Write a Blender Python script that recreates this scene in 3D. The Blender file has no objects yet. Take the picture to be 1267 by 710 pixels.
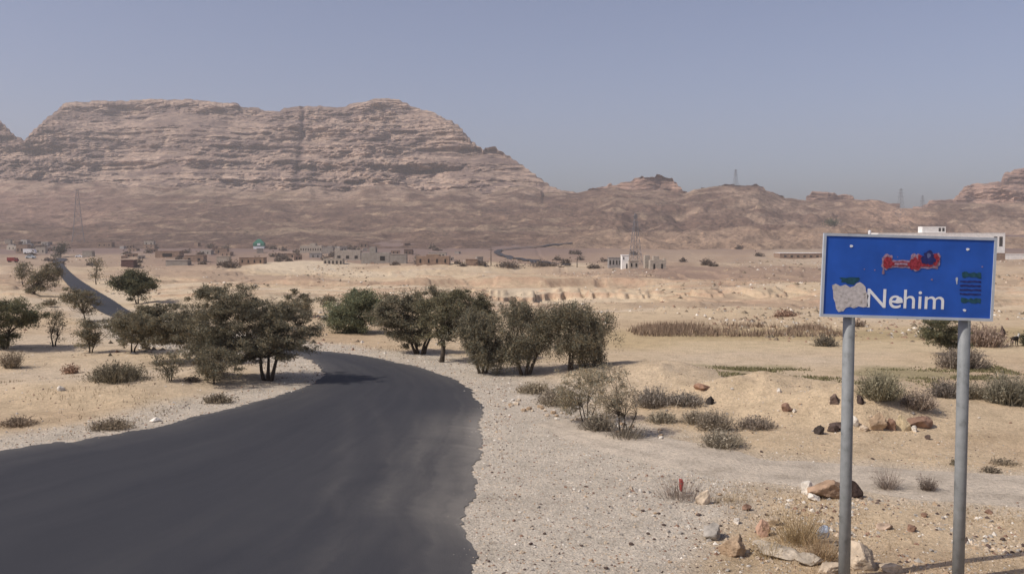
import bpy, math, random
import numpy as np
from mathutils import Vector, Matrix

S = bpy.context.scene
COL = S.collection
R = math.radians
random.seed(7)
rng = np.random.default_rng(7)

# ------------------------------------------------------------------ camera, world, sun, exposure
HCAM, FPX, CU, CV, VH = 5.0, 1200.0, 633.5, 355.0, 290.0
PITCH = math.atan((CV - VH) / FPX)
cam_d = bpy.data.cameras.new('camera')
cam_d.sensor_width = 36.0
cam_d.lens = 36.0 * FPX / 1267.0
cam_d.clip_start = 0.1
cam_d.clip_end = 20000
cam = bpy.data.objects.new('camera', cam_d)
cam.location = (0, 0, HCAM)
cam.rotation_euler = (math.pi / 2 - PITCH, 0, 0)
COL.objects.link(cam)
S.camera = cam

SUN_EL, SUN_AZ = R(46), R(249)        # azimuth clockwise from +Y: behind-left of the camera
W = bpy.data.worlds.new('World'); S.world = W; W.use_nodes = True
wn = W.node_tree.nodes; wl = W.node_tree.links
sky = wn.new('ShaderNodeTexSky'); sky.sky_type = 'NISHITA'; sky.sun_disc = False
sky.sun_elevation = SUN_EL; sky.sun_rotation = SUN_AZ
sky.air_density = 1.0; sky.dust_density = 7.0; sky.ozone_density = 6.0; sky.altitude = 1500
bg = wn['Background']; bg.inputs['Strength'].default_value = 0.088
tint = wn.new('ShaderNodeMix'); tint.data_type = 'RGBA'; tint.blend_type = 'MULTIPLY'; tint.inputs[0].default_value = 1.0
tint.inputs[7].default_value = (1.12, 1.0, 1.0, 1); hs_ = wn.new('ShaderNodeHueSaturation'); hs_.inputs['Saturation'].default_value = 0.80; wl.new(sky.outputs[0], hs_.inputs['Color']); wl.new(hs_.outputs[0], tint.inputs[6]); wl.new(tint.outputs[2], bg.inputs['Color'])
sd = bpy.data.lights.new('sun', 'SUN'); sd.energy = 3.0; sd.angle = R(0.55); sd.color = (1.0, 0.93, 0.84)
sun = bpy.data.objects.new('sun', sd); COL.objects.link(sun)
sdir = Vector((math.sin(SUN_AZ) * math.cos(SUN_EL), math.cos(SUN_AZ) * math.cos(SUN_EL), math.sin(SUN_EL)))
sun.rotation_euler = sdir.to_track_quat('Z', 'Y').to_euler()
sun.location = (-20, -20, 40)
S.view_settings.view_transform = 'Standard'; S.view_settings.look = 'None'
S.view_settings.exposure = 0.35; S.view_settings.gamma = 1.0

# ------------------------------------------------------------------ numpy noise
def _h(ix, iy, iz, seed):
    n = (ix.astype(np.int64) * 374761393 + iy.astype(np.int64) * 668265263 + iz.astype(np.int64) * 2147483647 + seed * 1274126177) & 0xffffffff
    n = ((n ^ (n >> 13)) * 1274126177) & 0xffffffff
    n = ((n ^ (n >> 16)) * 2246822519) & 0xffffffff
    return ((n ^ (n >> 15)) & 0xffffff) / float(0xffffff)

def vnoise(x, y, z=None, seed=0):
    x = np.asarray(x, float); y = np.asarray(y, float)
    x, y = np.broadcast_arrays(x, y)
    ix = np.floor(x); iy = np.floor(y); fx = x - ix; fy = y - iy
    fx = fx * fx * (3 - 2 * fx); fy = fy * fy * (3 - 2 * fy)
    if z is None:
        iz = np.zeros_like(ix)
        def L(k):
            a = _h(ix, iy, iz + k, seed); b = _h(ix + 1, iy, iz + k, seed)
            c = _h(ix, iy + 1, iz + k, seed); d = _h(ix + 1, iy + 1, iz + k, seed)
            return (a + (b - a) * fx) * (1 - fy) + (c + (d - c) * fx) * fy
        return L(0) * 2 - 1
    z = np.broadcast_to(np.asarray(z, float), x.shape)
    iz = np.floor(z); fz = z - iz; fz = fz * fz * (3 - 2 * fz)
    def L(k):
        a = _h(ix, iy, iz + k, seed); b = _h(ix + 1, iy, iz + k, seed)
        c = _h(ix, iy + 1, iz + k, seed); d = _h(ix + 1, iy + 1, iz + k, seed)
        return (a + (b - a) * fx) * (1 - fy) + (c + (d - c) * fx) * fy
    return (L(0) * (1 - fz) + L(1) * fz) * 2 - 1

def fbm(x, y, z=None, o=4, seed=0, g=0.5):
    s = 0; a = 1; t = 0
    for k in range(o):
        f = 2.03 ** k
        s = s + a * vnoise(x * f + 13.7 * k, y * f - 7.1 * k, None if z is None else z * f + 3.3 * k, seed + k)
        t += a; a *= g
    return s / t

def sstep(a, b, x):
    t = np.clip((x - a) / (b - a), 0, 1); return t * t * (3 - 2 * t)

# ------------------------------------------------------------------ view geometry used for laying out the valley (the ground itself is real 3D)
def z_for(v, y): return HCAM + y * math.tan(math.atan((CV - v) / FPX) - PITCH)
_PY = [0.0, 3, 8, 14.3, 22, 33, 41, 60, 75, 100, 150, 220, 320, 450, 600, 760, 880, 1000, 1150, 1400, 1700]
_PV = {60: 396, 75: 386, 100: 373, 150: 357.5, 220: 345.5, 320: 336, 450: 328.5, 600: 321, 760: 312, 880: 303, 1000: 292, 1150: 285, 1400: 282, 1700: 281}
_PZ = [z_for(_PV[y], y) if y in _PV else 0.0 for y in _PY]
_lx = np.array([math.log(y + 6) for y in _PY]); _lz = np.array(_PZ)
_m = np.gradient(_lz, _lx)
def prof(y):
    q = np.log(np.clip(y, 0, 1690) + 6)
    i = np.clip(np.searchsorted(_lx, q) - 1, 0, len(_lx) - 2)
    h = _lx[i + 1] - _lx[i]; t = (q - _lx[i]) / h
    return ((2*t**3 - 3*t**2 + 1) * _lz[i] + (t**3 - 2*t**2 + t) * h * _m[i] + (-2*t**3 + 3*t**2) * _lz[i+1] + (t**3 - t**2) * h * _m[i+1])

cp, sp = math.cos(PITCH), math.sin(PITCH)
def ray(u, v):
    a, b = (u - CU) / FPX, (CV - v) / FPX
    return np.array([a, cp + b * sp, -sp + b * cp])
def at(u, v, y):
    r = ray(u, v); k = y / r[1]
    return Vector((r[0] * k, y, HCAM + r[2] * k))
def pix(p):
    x, y, z = p[0], p[1], p[2] - HCAM
    f = y * cp - z * sp; up = y * sp + z * cp
    return CU + FPX * x / f, CV - FPX * up / f

def base_hit(u, v):           # where a sight line meets the smooth valley profile
    r = ray(u, v); lo = 6.0; y = 6.0
    while y < 1500:
        z = HCAM + r[2] * y / r[1]
        if z < float(prof(y)):
            hi = y
            for _ in range(30):
                m = (lo + hi) / 2
                if HCAM + r[2] * m / r[1] < float(prof(m)): hi = m
                else: lo = m
            return Vector((r[0] * hi / r[1], hi, float(prof(hi))))
        lo = y; y *= 1.01
    return Vector((r[0] * 1500 / r[1], 1500, 0))

# road edges (left, right), walked from behind the camera to the far end of the valley
_L = [(-34, -14), (-24, 2), (-17, 12)]; _Rr = [(-9, -16), (-2.6, -2), (-1.0, 8)]
_LP = [(0,560),(100,546),(200,526),(300,502),(350,489),(386,475),(400,462),(395,452),(378,443),(345,438),(290,432),(235,423),(180,409),(135,391),(107,374),(88,358),(73,340),(67,330),(66,324),(70,320)]
_RP = [(575,710),(573,650),(588,585),(598,530),(594,500),(579,480),(549,463),(500,450),(445,439.5),(385,433),(315,424),(250,413),(195,399),(160,385),(138,371),(114,357),(92,342),(80,330),(78,325),(84,321)]
_Lw = [np.array(p) for p in _L] + [np.array(base_hit(*p)[:2]) for p in _LP]
_Rw = [np.array(p) for p in _Rr] + [np.array(base_hit(*p)[:2]) for p in _RP]
def catmull(P, n):
    P = [2 * P[0] - P[1]] + list(P) + [2 * P[-1] - P[-2]]
    out = []
    for i in range(1, len(P) - 2):
        for k in range(n):
            t = k / n
            out.append(0.5 * ((2*P[i]) + (-P[i-1]+P[i+1])*t + (2*P[i-1]-5*P[i]+4*P[i+1]-P[i+2])*t*t + (-P[i-1]+3*P[i]-3*P[i+1]+P[i+2])*t**3))
    out.append(P[-2]); return np.array(out)
RL = catmull(_Lw, 16); RR = catmull(_Rw, 16)

def seg_dist(px, py, poly, half=None):
    """distance from points to a polyline, minus a half width that varies along it"""
    best = np.full(px.shape, 1e9)
    for i in range(len(poly) - 1):
        a, b = poly[i], poly[i + 1]; d = b - a; L2 = d @ d + 1e-9
        t = np.clip(((px - a[0]) * d[0] + (py - a[1]) * d[1]) / L2, 0, 1)
        e = np.hypot(px - a[0] - t * d[0], py - a[1] - t * d[1])
        if half is not None: e = e - (half[i] * (1 - t) + half[i + 1] * t)
        best = np.minimum(best, e)
    return best
_step = slice(None, None, 4)
_Cc = ((RL + RR) / 2)[_step]; _Hw = (np.linalg.norm(RL - RR, axis=1) / 2)[_step]
_RP4 = np.vstack([RL[_step], RL[-1:], RR[::-1][_step], RR[:1]])
def road_dist(x, y):
    x = np.asarray(x, float); y = np.asarray(y, float)
    d = np.minimum(seg_dist(x, y, RL[_step]), seg_dist(x, y, RR[_step])); ins = np.zeros(x.shape, bool)
    for a, b in zip(_RP4, np.roll(_RP4, -1, 0)):
        if a[1] == b[1]: continue
        ins ^= ((a[1] > y) != (b[1] > y)) & (x < (b[0] - a[0]) * (y - a[1]) / (b[1] - a[1]) + a[0])
    return np.where(ins, -d, d)

_trk = [(600,500),(680,522),(760,545),(850,565),(940,580),(1040,590),(1150,599),(1300,610),(1500,625)]
TRK = catmull([np.array(base_hit(*p)[:2]) for p in _trk], 8)
def track_dist(x, y): return seg_dist(x, y, TRK[::3])

MOUNDS = [  # u, v of the foot, height m, half width m, half depth m
    (826, 482, 0.62, 2.3, 2.2), (962, 507, 0.62, 2.6, 1.4), (1062, 530, 0.62, 1.7, 1.1), (1010, 520, 0.3, 3, 2),
    (700, 470, 0.2, 3, 2), (1180, 520, 0.25, 4, 2), (60, 500, 0.2, 5, 2.5), (220, 480, 0.25, 4, 2)]
MW = [(base_hit(u, v), h, a, b) for u, v, h, a, b in MOUNDS]

def ground_z(x, y, rd=None, td=None):
    x = np.asarray(x, float); y = np.asarray(y, float)
    z = prof(y)
    if rd is None: rd = road_dist(x, y)
    if td is None: td = track_dist(x, y)
    m = sstep(0.1, 4.0 + 0.02 * np.abs(y), rd) * (0.25 + 0.75 * sstep(0.8, 3.0, td))
    r = np.hypot(x, y); ux = x / np.maximum(y, 1)
    m0 = m; m = m * (1 - 0.8 * sstep(0.10, 0.16, ux) * sstep(29, 33, y) * (1 - sstep(60, 70, y)))
    far = 1 - sstep(700, 850, y)
    z = z + m * (0.10 * fbm(x * 0.35, y * 0.35, o=5, seed=3)
                 + np.clip(r * 0.0045, 0.05, 1.5) * fbm(x / (3 + r * 0.06), y / (2 + r * 0.03), o=2, seed=11) * far
                 + sstep(45, 110, y) * far * np.clip(r * 0.006, 0, 3.0) * fbm(x * 0.012, y * 0.022, o=5, seed=21))
    z = z + m * sstep(42, 70, y) * far * (0.16 * fbm(x * 0.22, y * 0.3, o=4, seed=23) + np.clip(y / 500, 0, 0.9) * 0.9 * fbm(x * 0.06, y * 0.09, o=4, seed=24))
    hh = fbm(x * 0.018, y * 0.03, o=5, seed=25, g=0.6) * 5.0; fl_ = np.floor(hh); ter = (fl_ + sstep(0.42, 0.58, hh - fl_)) / 5.0
    z = z + m * sstep(48, 80, y) * (1 - sstep(330, 450, y)) * (1.5 + y * 0.006) * (ter - 0.5 * fbm(x * 0.018, y * 0.03, o=5, seed=25, g=0.6))
    m = m0
    for c, h, a, b in MW:
        q = np.exp(-((x - c.x) / a) ** 2 - ((y - c.y - b) / b) ** 2)
        z = z + h * q * m * (1 + 0.25 * fbm(x * 1.2, y * 1.2, o=3, seed=5))
    # an eroded wadi bank right of the centre: the flat in front of it lies lower
    edge = 128 + 16 * fbm(x * 0.05, x * 0 + 3.1, o=4, seed=31) + 7 * fbm(x * 0.3, x * 0 + 1.1, o=4, seed=32, g=0.65) + 2.5 * np.sign(vnoise(x * 0.45, x * 0, seed=35))
    u = x / np.maximum(y, 1)
    w = sstep(-0.10, 0.0, u) * (1 - sstep(0.30, 0.42, u))
    hb = 0.6 + 1.0 * fbm(x * 0.06, x * 0 + 9.3, o=5, seed=33, g=0.65)
    z = z - 1.5 * np.clip(hb, 0.05, 1.2) * w * m * (1 - (0.6 * sstep(edge - 0.5, edge + 0.5, y) + 0.4 * sstep(edge + 2, edge + 5 + 4 * vnoise(x * 0.2, x * 0, seed=34), y))) * sstep(92, 118, y)
    edge2 = 210 + 16 * fbm(x * 0.03, x * 0 + 7.1, o=4, seed=41)
    w2 = sstep(-0.35, -0.2, u) * (1 - sstep(0.12, 0.2, u))
    z = z - 1.7 * w2 * m * (1 - sstep(edge2 - 1.2, edge2 + 1.2, y)) * sstep(150, 195, y)
    # far dunes and hummocks in front of the dark slopes
    z = z - 0.06 * (1 - sstep(-0.9, -0.35, rd)) * (1 + np.clip(y, 0, 500) * 0.02)
    return z

def gz(x, y): return float(ground_z(np.array([x]), np.array([y]))[0])
def hit(u, v):                # where a sight line meets the real ground
    p = base_hit(u, v); r = ray(u, v)
    ys = np.concatenate([np.linspace(p.y * 0.75, p.y * 1.3, 260)])
    xs = r[0] / r[1] * ys; zs = HCAM + r[2] / r[1] * ys
    g = ground_z(xs, ys); k = np.nonzero(zs < g)[0]
    i = k[0] if len(k) else int(np.argmin(abs(zs - g)))
    return Vector((xs[i], ys[i], gz(xs[i], ys[i])))

# ------------------------------------------------------------------ materials
def nt(name, rough=0.9, spec=0.2):
    m = bpy.data.materials.new(name); m.use_nodes = True
    n = m.node_tree.nodes; l = m.node_tree.links; b = n['Principled BSDF']
    b.inputs['Roughness'].default_value = rough; b.inputs['Specular IOR Level'].default_value = spec
    return m, n, l, b
def ramp(n, stops):
    r = n.new('ShaderNodeValToRGB'); e = r.color_ramp.elements
    while len(e) > 1: e.remove(e[0])
    e[0].position = stops[0][0]; e[0].color = (*stops[0][1], 1)
    for p, c in stops[1:]:
        q = e.new(p); q.color = (*c, 1)
    return r
def noise_node(n, l, vec, scale, detail=5, rough=0.55, dist=0.0):
    t = n.new('ShaderNodeTexNoise'); t.inputs['Scale'].default_value = scale
    t.inputs['Detail'].default_value = detail; t.inputs['Roughness'].default_value = rough; t.inputs['Distortion'].default_value = dist
    l.new(vec, t.inputs['Vector']); return t
def mixc(n, l, kind, fac, a, b):
    m = n.new('ShaderNodeMix'); m.data_type = 'RGBA'; m.blend_type = kind
    for s, v in ((m.inputs[0], fac), (m.inputs[6], a), (m.inputs[7], b)):
        if isinstance(v, (int, float)): s.default_value = v
        elif isinstance(v, tuple): s.default_value = (*v, 1)
        else: l.new(v, s)
    return m.outputs[2]
def mapping(n, l, vec, scale):
    m = n.new('ShaderNodeMapping'); m.inputs['Scale'].default_value = scale; l.new(vec, m.inputs['Vector']); return m.outputs[0]
def simple(name, col, var=0.25, scale=6.0, rough=0.85, spec=0.2, metal=0.0, bump=0.0, coord='Object', stops=None):
    m, n, l, b = nt(name, rough, spec)
    tc = n.new('ShaderNodeTexCoord'); t = noise_node(n, l, tc.outputs[coord], scale)
    lo = tuple(c * (1 - var) for c in col); hi = tuple(min(1, c * (1 + var)) for c in col)
    r = ramp(n, stops or [(0.3, lo), (0.7, hi)]); l.new(t.outputs['Fac'], r.inputs['Fac']); l.new(r.outputs[0], b.inputs['Base Color'])
    b.inputs['Metallic'].default_value = metal
    if bump:
        bp = n.new('ShaderNodeBump'); bp.inputs['Distance'].default_value = bump; l.new(t.outputs['Fac'], bp.inputs['Height']); l.new(bp.outputs[0], b.inputs['Normal'])
    return m

def ground_material():
    m, n, l, b = nt('ground', 0.95, 0.1)
    at_ = n.new('ShaderNodeAttribute'); at_.attribute_name = 'col'
    ga = n.new('ShaderNodeAttribute'); ga.attribute_name = 'grav'
    tc = n.new('ShaderNodeTexCoord'); P = tc.outputs['Object']
    a = noise_node(n, l, P, 1.3, 8, 0.68); ra = ramp(n, [(0.28, (0.70, 0.69, 0.67)), (0.5, (1, 1, 1)), (0.75, (1.22, 1.2, 1.17))])
    l.new(a.outputs['Fac'], ra.inputs['Fac'])
    c = mixc(n, l, 'MULTIPLY', 0.8, at_.outputs['Color'], ra.outputs[0])
    f = noise_node(n, l, P, 11, 6, 0.7); rf = ramp(n, [(0.3, (0.62, 0.6, 0.58)), (0.5, (1, 1, 1)), (0.72, (1.3, 1.28, 1.24))])
    l.new(f.outputs['Fac'], rf.inputs['Fac'])
    c = mixc(n, l, 'MULTIPLY', 0.75, c, rf.outputs[0])
    # pebbles
    v = n.new('ShaderNodeTexVoronoi'); v.inputs['Scale'].default_value = 24; l.new(P, v.inputs['Vector'])
    rv = ramp(n, [(0.0, (0.72, 0.71, 0.69)), (0.45, (1, 1, 1)), (1.0, (1.22, 1.2, 1.16))]); l.new(v.outputs['Color'], rv.inputs['Fac'])
    vv = n.new('ShaderNodeTexVoronoi'); vv.inputs['Scale'].default_value = 10; l.new(P, vv.inputs['Vector'])
    rw = ramp(n, [(0.0, (0.35, 0.32, 0.29)), (0.07, (1, 1, 1)), (0.9, (1, 1, 1)), (1.0, (1.45, 1.42, 1.35))]); l.new(vv.outputs['Color'], rw.inputs['Fac'])
    pe = mixc(n, l, 'MULTIPLY', 0.8, c, rv.outputs[0]); pe = mixc(n, l, 'MULTIPLY', 0.6, pe, rw.outputs[0])
    c = mixc(n, l, 'MIX', ga.outputs['Fac'], c, pe)
    l.new(c, b.inputs['Base Color'])
    md = n.new('ShaderNodeMath'); md.operation = 'MULTIPLY'; m0_ = n.new('ShaderNodeMath'); m0_.operation = 'MULTIPLY'; m0_.inputs[1].default_value = 0.35; l.new(v.outputs['Distance'], m0_.inputs[0]); l.new(m0_.outputs[0], md.inputs[0]); l.new(ga.outputs['Fac'], md.inputs[1])
    ad = n.new('ShaderNodeMath'); ad.operation = 'ADD'; l.new(f.outputs['Fac'], ad.inputs[0]); l.new(md.outputs[0], ad.inputs[1])
    bp = n.new('ShaderNodeBump'); bp.inputs['Distance'].default_value = 0.05; bp.inputs['Strength'].default_value = 0.9
    l.new(ad.outputs[0], bp.inputs['Height']); l.new(bp.outputs[0], b.inputs['Normal'])
    return m

def asphalt_material():
    m, n, l, b = nt('asphalt', 0.82, 0.3)
    tc = n.new('ShaderNodeTexCoord'); P = tc.outputs['Object']
    uv = n.new('ShaderNodeUVMap'); uv.uv_map = 'UVMap'
    st = noise_node(n, l, mapping(n, l, uv.outputs[0], (14, 0.8, 1)), 1.0, 7, 0.62, 0.6)
    r0 = ramp(n, [(0.3, (0.026, 0.027, 0.034)), (0.55, (0.031, 0.032, 0.039)), (0.78, (0.040, 0.040, 0.044))]); l.new(st.outputs['Fac'], r0.inputs['Fac'])
    ns = noise_node(n, l, P, 0.28, 8, 0.65, 0.5)
    du = n.new('ShaderNodeAttribute'); du.attribute_name = 'dust'
    mm = n.new('ShaderNodeMath'); mm.operation = 'MULTIPLY'; l.new(ns.outputs['Fac'], mm.inputs[0]); l.new(du.outputs['Fac'], mm.inputs[1])
    m3 = n.new('ShaderNodeMath'); m3.operation = 'MULTIPLY'; l.new(mm.outputs[0], m3.inputs[0]); l.new(st.outputs['Fac'], m3.inputs[1])
    m2 = n.new('ShaderNodeMath'); m2.operation = 'MULTIPLY'; m2.inputs[1].default_value = 2.6; l.new(m3.outputs[0], m2.inputs[0]); m2.use_clamp = True
    c = mixc(n, l, 'MIX', m2.outputs[0], r0.outputs[0], (0.26, 0.235, 0.20))
    g = noise_node(n, l, P, 60, 3, 0.7); rg = ramp(n, [(0.3, (0.7, 0.7, 0.7)), (0.7, (1.3, 1.3, 1.3))]); l.new(g.outputs['Fac'], rg.inputs['Fac'])
    c = mixc(n, l, 'MULTIPLY', 0.7, c, rg.outputs[0]); l.new(c, b.inputs['Base Color'])
    bp = n.new('ShaderNodeBump'); bp.inputs['Distance'].default_value = 0.01; l.new(g.outputs['Fac'], bp.inputs['Height']); l.new(bp.outputs[0], b.inputs['Normal'])
    return m

def rock_face_material(name, pale, mid, dark, k=1.0):
    """banded sandstone: strata by height, desert varnish in streaks and patches"""
    m, n, l, b = nt(name, 0.95, 0.05)
    tc = n.new('ShaderNodeTexCoord'); P = tc.outputs['Object']
    s = noise_node(n, l, mapping(n, l, P, (0.006 * k, 0.006 * k, 0.11 * k)), 1.0, 8, 0.6, 0.6)
    dk = tuple(c * 0.62 for c in mid)
    r0 = ramp(n, [(0.30, dk), (0.38, pale), (0.43, mid), (0.47, pale), (0.50, dk), (0.53, pale), (0.60, mid), (0.64, pale), (0.70, tuple(c * 1.1 for c in pale)), (0.74, mid)]); l.new(s.outputs['Fac'], r0.inputs['Fac'])
    p = noise_node(n, l, mapping(n, l, P, (0.014 * k, 0.010 * k, 0.062 * k)), 1.0, 10, 0.68, 1.2)
    r1 = ramp(n, [(0.50, (0, 0, 0)), (0.56, (1, 1, 1))])
    q_ = noise_node(n, l, mapping(n, l, P, (0.05 * k, 0.03 * k, 0.13 * k)), 1.0, 8, 0.75, 0.8); r2 = ramp(n, [(0.53, (0, 0, 0)), (0.60, (0.75, 0.75, 0.75))]); l.new(q_.outputs['Fac'], r2.inputs['Fac']); l.new(p.outputs['Fac'], r1.inputs['Fac'])
    va = n.new('ShaderNodeAttribute'); va.attribute_name = 'varnish'
    mx = n.new('ShaderNodeMath'); mx.operation = 'MULTIPLY'; l.new(r1.outputs[0], mx.inputs[0]); mx.inputs[1].default_value = 0.82
    ma = n.new('ShaderNodeMath'); ma.operation = 'MAXIMUM'; l.new(mx.outputs[0], ma.inputs[0]); l.new(va.outputs['Fac'], ma.inputs[1])
    ma2 = n.new('ShaderNodeMath'); ma2.operation = 'MAXIMUM'; l.new(ma.outputs[0], ma2.inputs[0]); l.new(r2.outputs[0], ma2.inputs[1]); ma = ma2
    c = mixc(n, l, 'MIX', ma.outputs[0], r0.outputs[0], dark)
    f = noise_node(n, l, mapping(n, l, P, (0.07 * k, 0.04 * k, 0.32 * k)), 1.0, 8, 0.72)
    rf = ramp(n, [(0.3, (0.6, 0.6, 0.62)), (0.5, (1, 1, 1)), (0.7, (1.25, 1.22, 1.2))]); l.new(f.outputs['Fac'], rf.inputs['Fac'])
    c = mixc(n, l, 'MULTIPLY', 0.9, c, rf.outputs[0]); l.new(c, b.inputs['Base Color'])
    bp = n.new('ShaderNodeBump'); bp.inputs['Distance'].default_value = 3.0; bp.inputs['Strength'].default_value = 0.8
    l.new(f.outputs['Fac'], bp.inputs['Height']); l.new(bp.outputs[0], b.inputs['Normal'])
    return m

def slope_material():
    m, n, l, b = nt('hill slope', 0.95, 0.05)
    tc = n.new('ShaderNodeTexCoord'); P = tc.outputs['Object']
    at_ = n.new('ShaderNodeAttribute'); at_.attribute_name = 'col'
    f = noise_node(n, l, mapping(n, l, P, (1, 0.5, 2)), 0.075, 12, 0.78, 0.3)
    rf = ramp(n, [(0.34, (0.40, 0.40, 0.42)), (0.46, (0.85, 0.85, 0.85)), (0.54, (1.05, 1.05, 1.05)), (0.62, (1.4, 1.36, 1.28)), (0.70, (2.0, 1.9, 1.7))]); l.new(f.outputs['Fac'], rf.inputs['Fac'])
    c = mixc(n, l, 'MULTIPLY', 0.9, at_.outputs['Color'], rf.outputs[0])
    f2 = noise_node(n, l, mapping(n, l, P, (1, 0.35, 2)), 0.33, 8, 0.8); rg = ramp(n, [(0.38, (0.35, 0.35, 0.38)), (0.46, (0.95, 0.95, 0.95)), (0.58, (1.1, 1.1, 1.08)), (0.66, (1.8, 1.7, 1.5))]); l.new(f2.outputs['Fac'], rg.inputs['Fac'])
    c = mixc(n, l, 'MULTIPLY', 0.85, c, rg.outputs[0]); l.new(c, b.inputs['Base Color'])
    bp = n.new('ShaderNodeBump'); bp.inputs['Distance'].default_value = 4.0; bp.inputs['Strength'].default_value = 0.8
    l.new(f.outputs['Fac'], bp.inputs['Height']); l.new(bp.outputs[0], b.inputs['Normal'])
    return m

def attr_material(name, tint=(1, 1, 1), rough=0.9, transl=0.0):
    """colour per leaf, blade or stone, from the mesh"""
    m, n, l, b = nt(name, rough, 0.1)
    a = n.new('ShaderNodeAttribute'); a.attribute_name = 'col'
    tc = n.new('ShaderNodeTexCoord'); t = noise_node(n, l, tc.outputs['Object'], 3.0, 4)
    r = ramp(n, [(0.3, tuple(c * 0.8 for c in tint)), (0.7, tuple(c * 1.2 for c in tint))]); l.new(t.outputs['Fac'], r.inputs['Fac'])
    c = mixc(n, l, 'MULTIPLY', 1.0, a.outputs['Color'], r.outputs[0]); l.new(c, b.inputs['Base Color'])
    if transl:
        tr = n.new('ShaderNodeBsdfTranslucent'); l.new(c, tr.inputs['Color'])
        ms = n.new('ShaderNodeMixShader'); ms.inputs[0].default_value = transl
        l.new(b.outputs[0], ms.inputs[1]); l.new(tr.outputs[0], ms.inputs[2]); l.new(ms.outputs[0], n['Material Output'].inputs['Surface'])
    return m

M_ground = ground_material(); M_asph = asphalt_material()
M_mesa = rock_face_material('mesa rock', (0.48, 0.36, 0.27), (0.31, 0.215, 0.165), (0.12, 0.085, 0.078))
M_mesa2 = rock_face_material('right mesa rock', (0.42, 0.29, 0.22), (0.33, 0.21, 0.165), (0.16, 0.11, 0.095))
M_slope = slope_material()
M_leaf = attr_material('acacia leaves', transl=0.25); M_bush = attr_material('dry twigs', transl=0.1)
M_bark = simple('bark', (0.075, 0.058, 0.045), 0.3, 9, bump=0.01)
M_rock = attr_material('field stone')
M_steel = simple('galvanised steel', (0.30, 0.31, 0.31), 0.12, 7, rough=0.6, spec=0.4, metal=0.0, stops=[(0.25, (0.12, 0.125, 0.12)), (0.42, (0.20, 0.21, 0.21)), (0.7, (0.25, 0.26, 0.26))])
M_blue = simple('blue sign sheet', (0.018, 0.088, 0.41), 0.16, 2.5, rough=0.5, spec=0.35)
def _scratch(m):
    n = m.node_tree.nodes; l = m.node_tree.links; b = n['Principled BSDF']; src = b.inputs['Base Color'].links[0].from_socket
    tc = n.new('ShaderNodeTexCoord'); t = noise_node(n, l, mapping(n, l, tc.outputs['Object'], (5, 1, 16)), 1.6, 9, 0.8, 1.5)
    r = ramp(n, [(0.60, (0, 0, 0)), (0.72, (0.55, 0.55, 0.55))]); l.new(t.outputs['Fac'], r.inputs['Fac'])
    c = mixc(n, l, 'MIX', r.outputs[0], src, (0.10, 0.16, 0.36)); l.new(c, b.inputs['Base Color'])
_scratch(M_blue)
M_white = simple('white sheeting', (0.72, 0.74, 0.76), 0.08, 5, rough=0.6)
M_border = simple('pale border', (0.42, 0.46, 0.51), 0.1, 5, rough=0.6)
M_red = simple('red paint', (0.27, 0.035, 0.05), 0.55, 30, rough=0.7)
M_pink = simple('faded paint', (0.30, 0.20, 0.27), 0.5, 26, rough=0.8)
M_green = simple('green smear', (0.02, 0.07, 0.10), 0.3, 20, rough=0.8)
M_dsmear = simple('dark smear', (0.025, 0.03, 0.13), 0.3, 20, rough=0.8)
M_peel = simple('peeled sheeting', (0.45, 0.42, 0.40), 0.3, 22, rough=0.9, stops=[(0.30, (0.20, 0.19, 0.12)), (0.42, (0.44, 0.41, 0.40)), (0.62, (0.58, 0.54, 0.52))])
M_plaster = simple('white plaster', (0.78, 0.76, 0.72), 0.12, 0.5)
M_stone = simple('grey block', (0.30, 0.28, 0.26), 0.25, 1.2)
M_stone2 = simple('pale block', (0.38, 0.33, 0.27), 0.25, 1.2)
M_mud = simple('mud brick', (0.26, 0.18, 0.13), 0.3, 0.7)
M_tin = simple('grey tin', (0.29, 0.26, 0.225), 0.2, 0.6)
M_hole = simple('dark opening', (0.02, 0.018, 0.017), 0.2, 4)
M_gpaint = simple('green paint', (0.03, 0.16, 0.11), 0.3, 2)
M_carw = simple('white car paint', (0.75, 0.75, 0.75), 0.05, 3, rough=0.3, spec=0.5)
M_carr = simple('red lorry paint', (0.22, 0.03, 0.03), 0.2, 3, rough=0.5)
M_tyre = simple('tyre', (0.02, 0.02, 0.02), 0.2, 9)
M_glass = simple('window glass', (0.03, 0.035, 0.04), 0.1, 4, rough=0.1, spec=0.6)
M_pylon = simple('pylon steel', (0.16, 0.165, 0.18), 0.15, 1)
M_wood = simple('weathered pole', (0.10, 0.08, 0.065), 0.2, 3)
M_cloth = simple('red cloth', (0.42, 0.07, 0.06), 0.3, 10)
M_plastic = simple('bluish plastic', (0.42, 0.47, 0.54), 0.2, 12, rough=0.4)
M_goatb = simple('dark goat hair', (0.03, 0.025, 0.022), 0.3, 12)
M_goatw = simple('white goat hair', (0.6, 0.57, 0.52), 0.15, 12)

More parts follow.
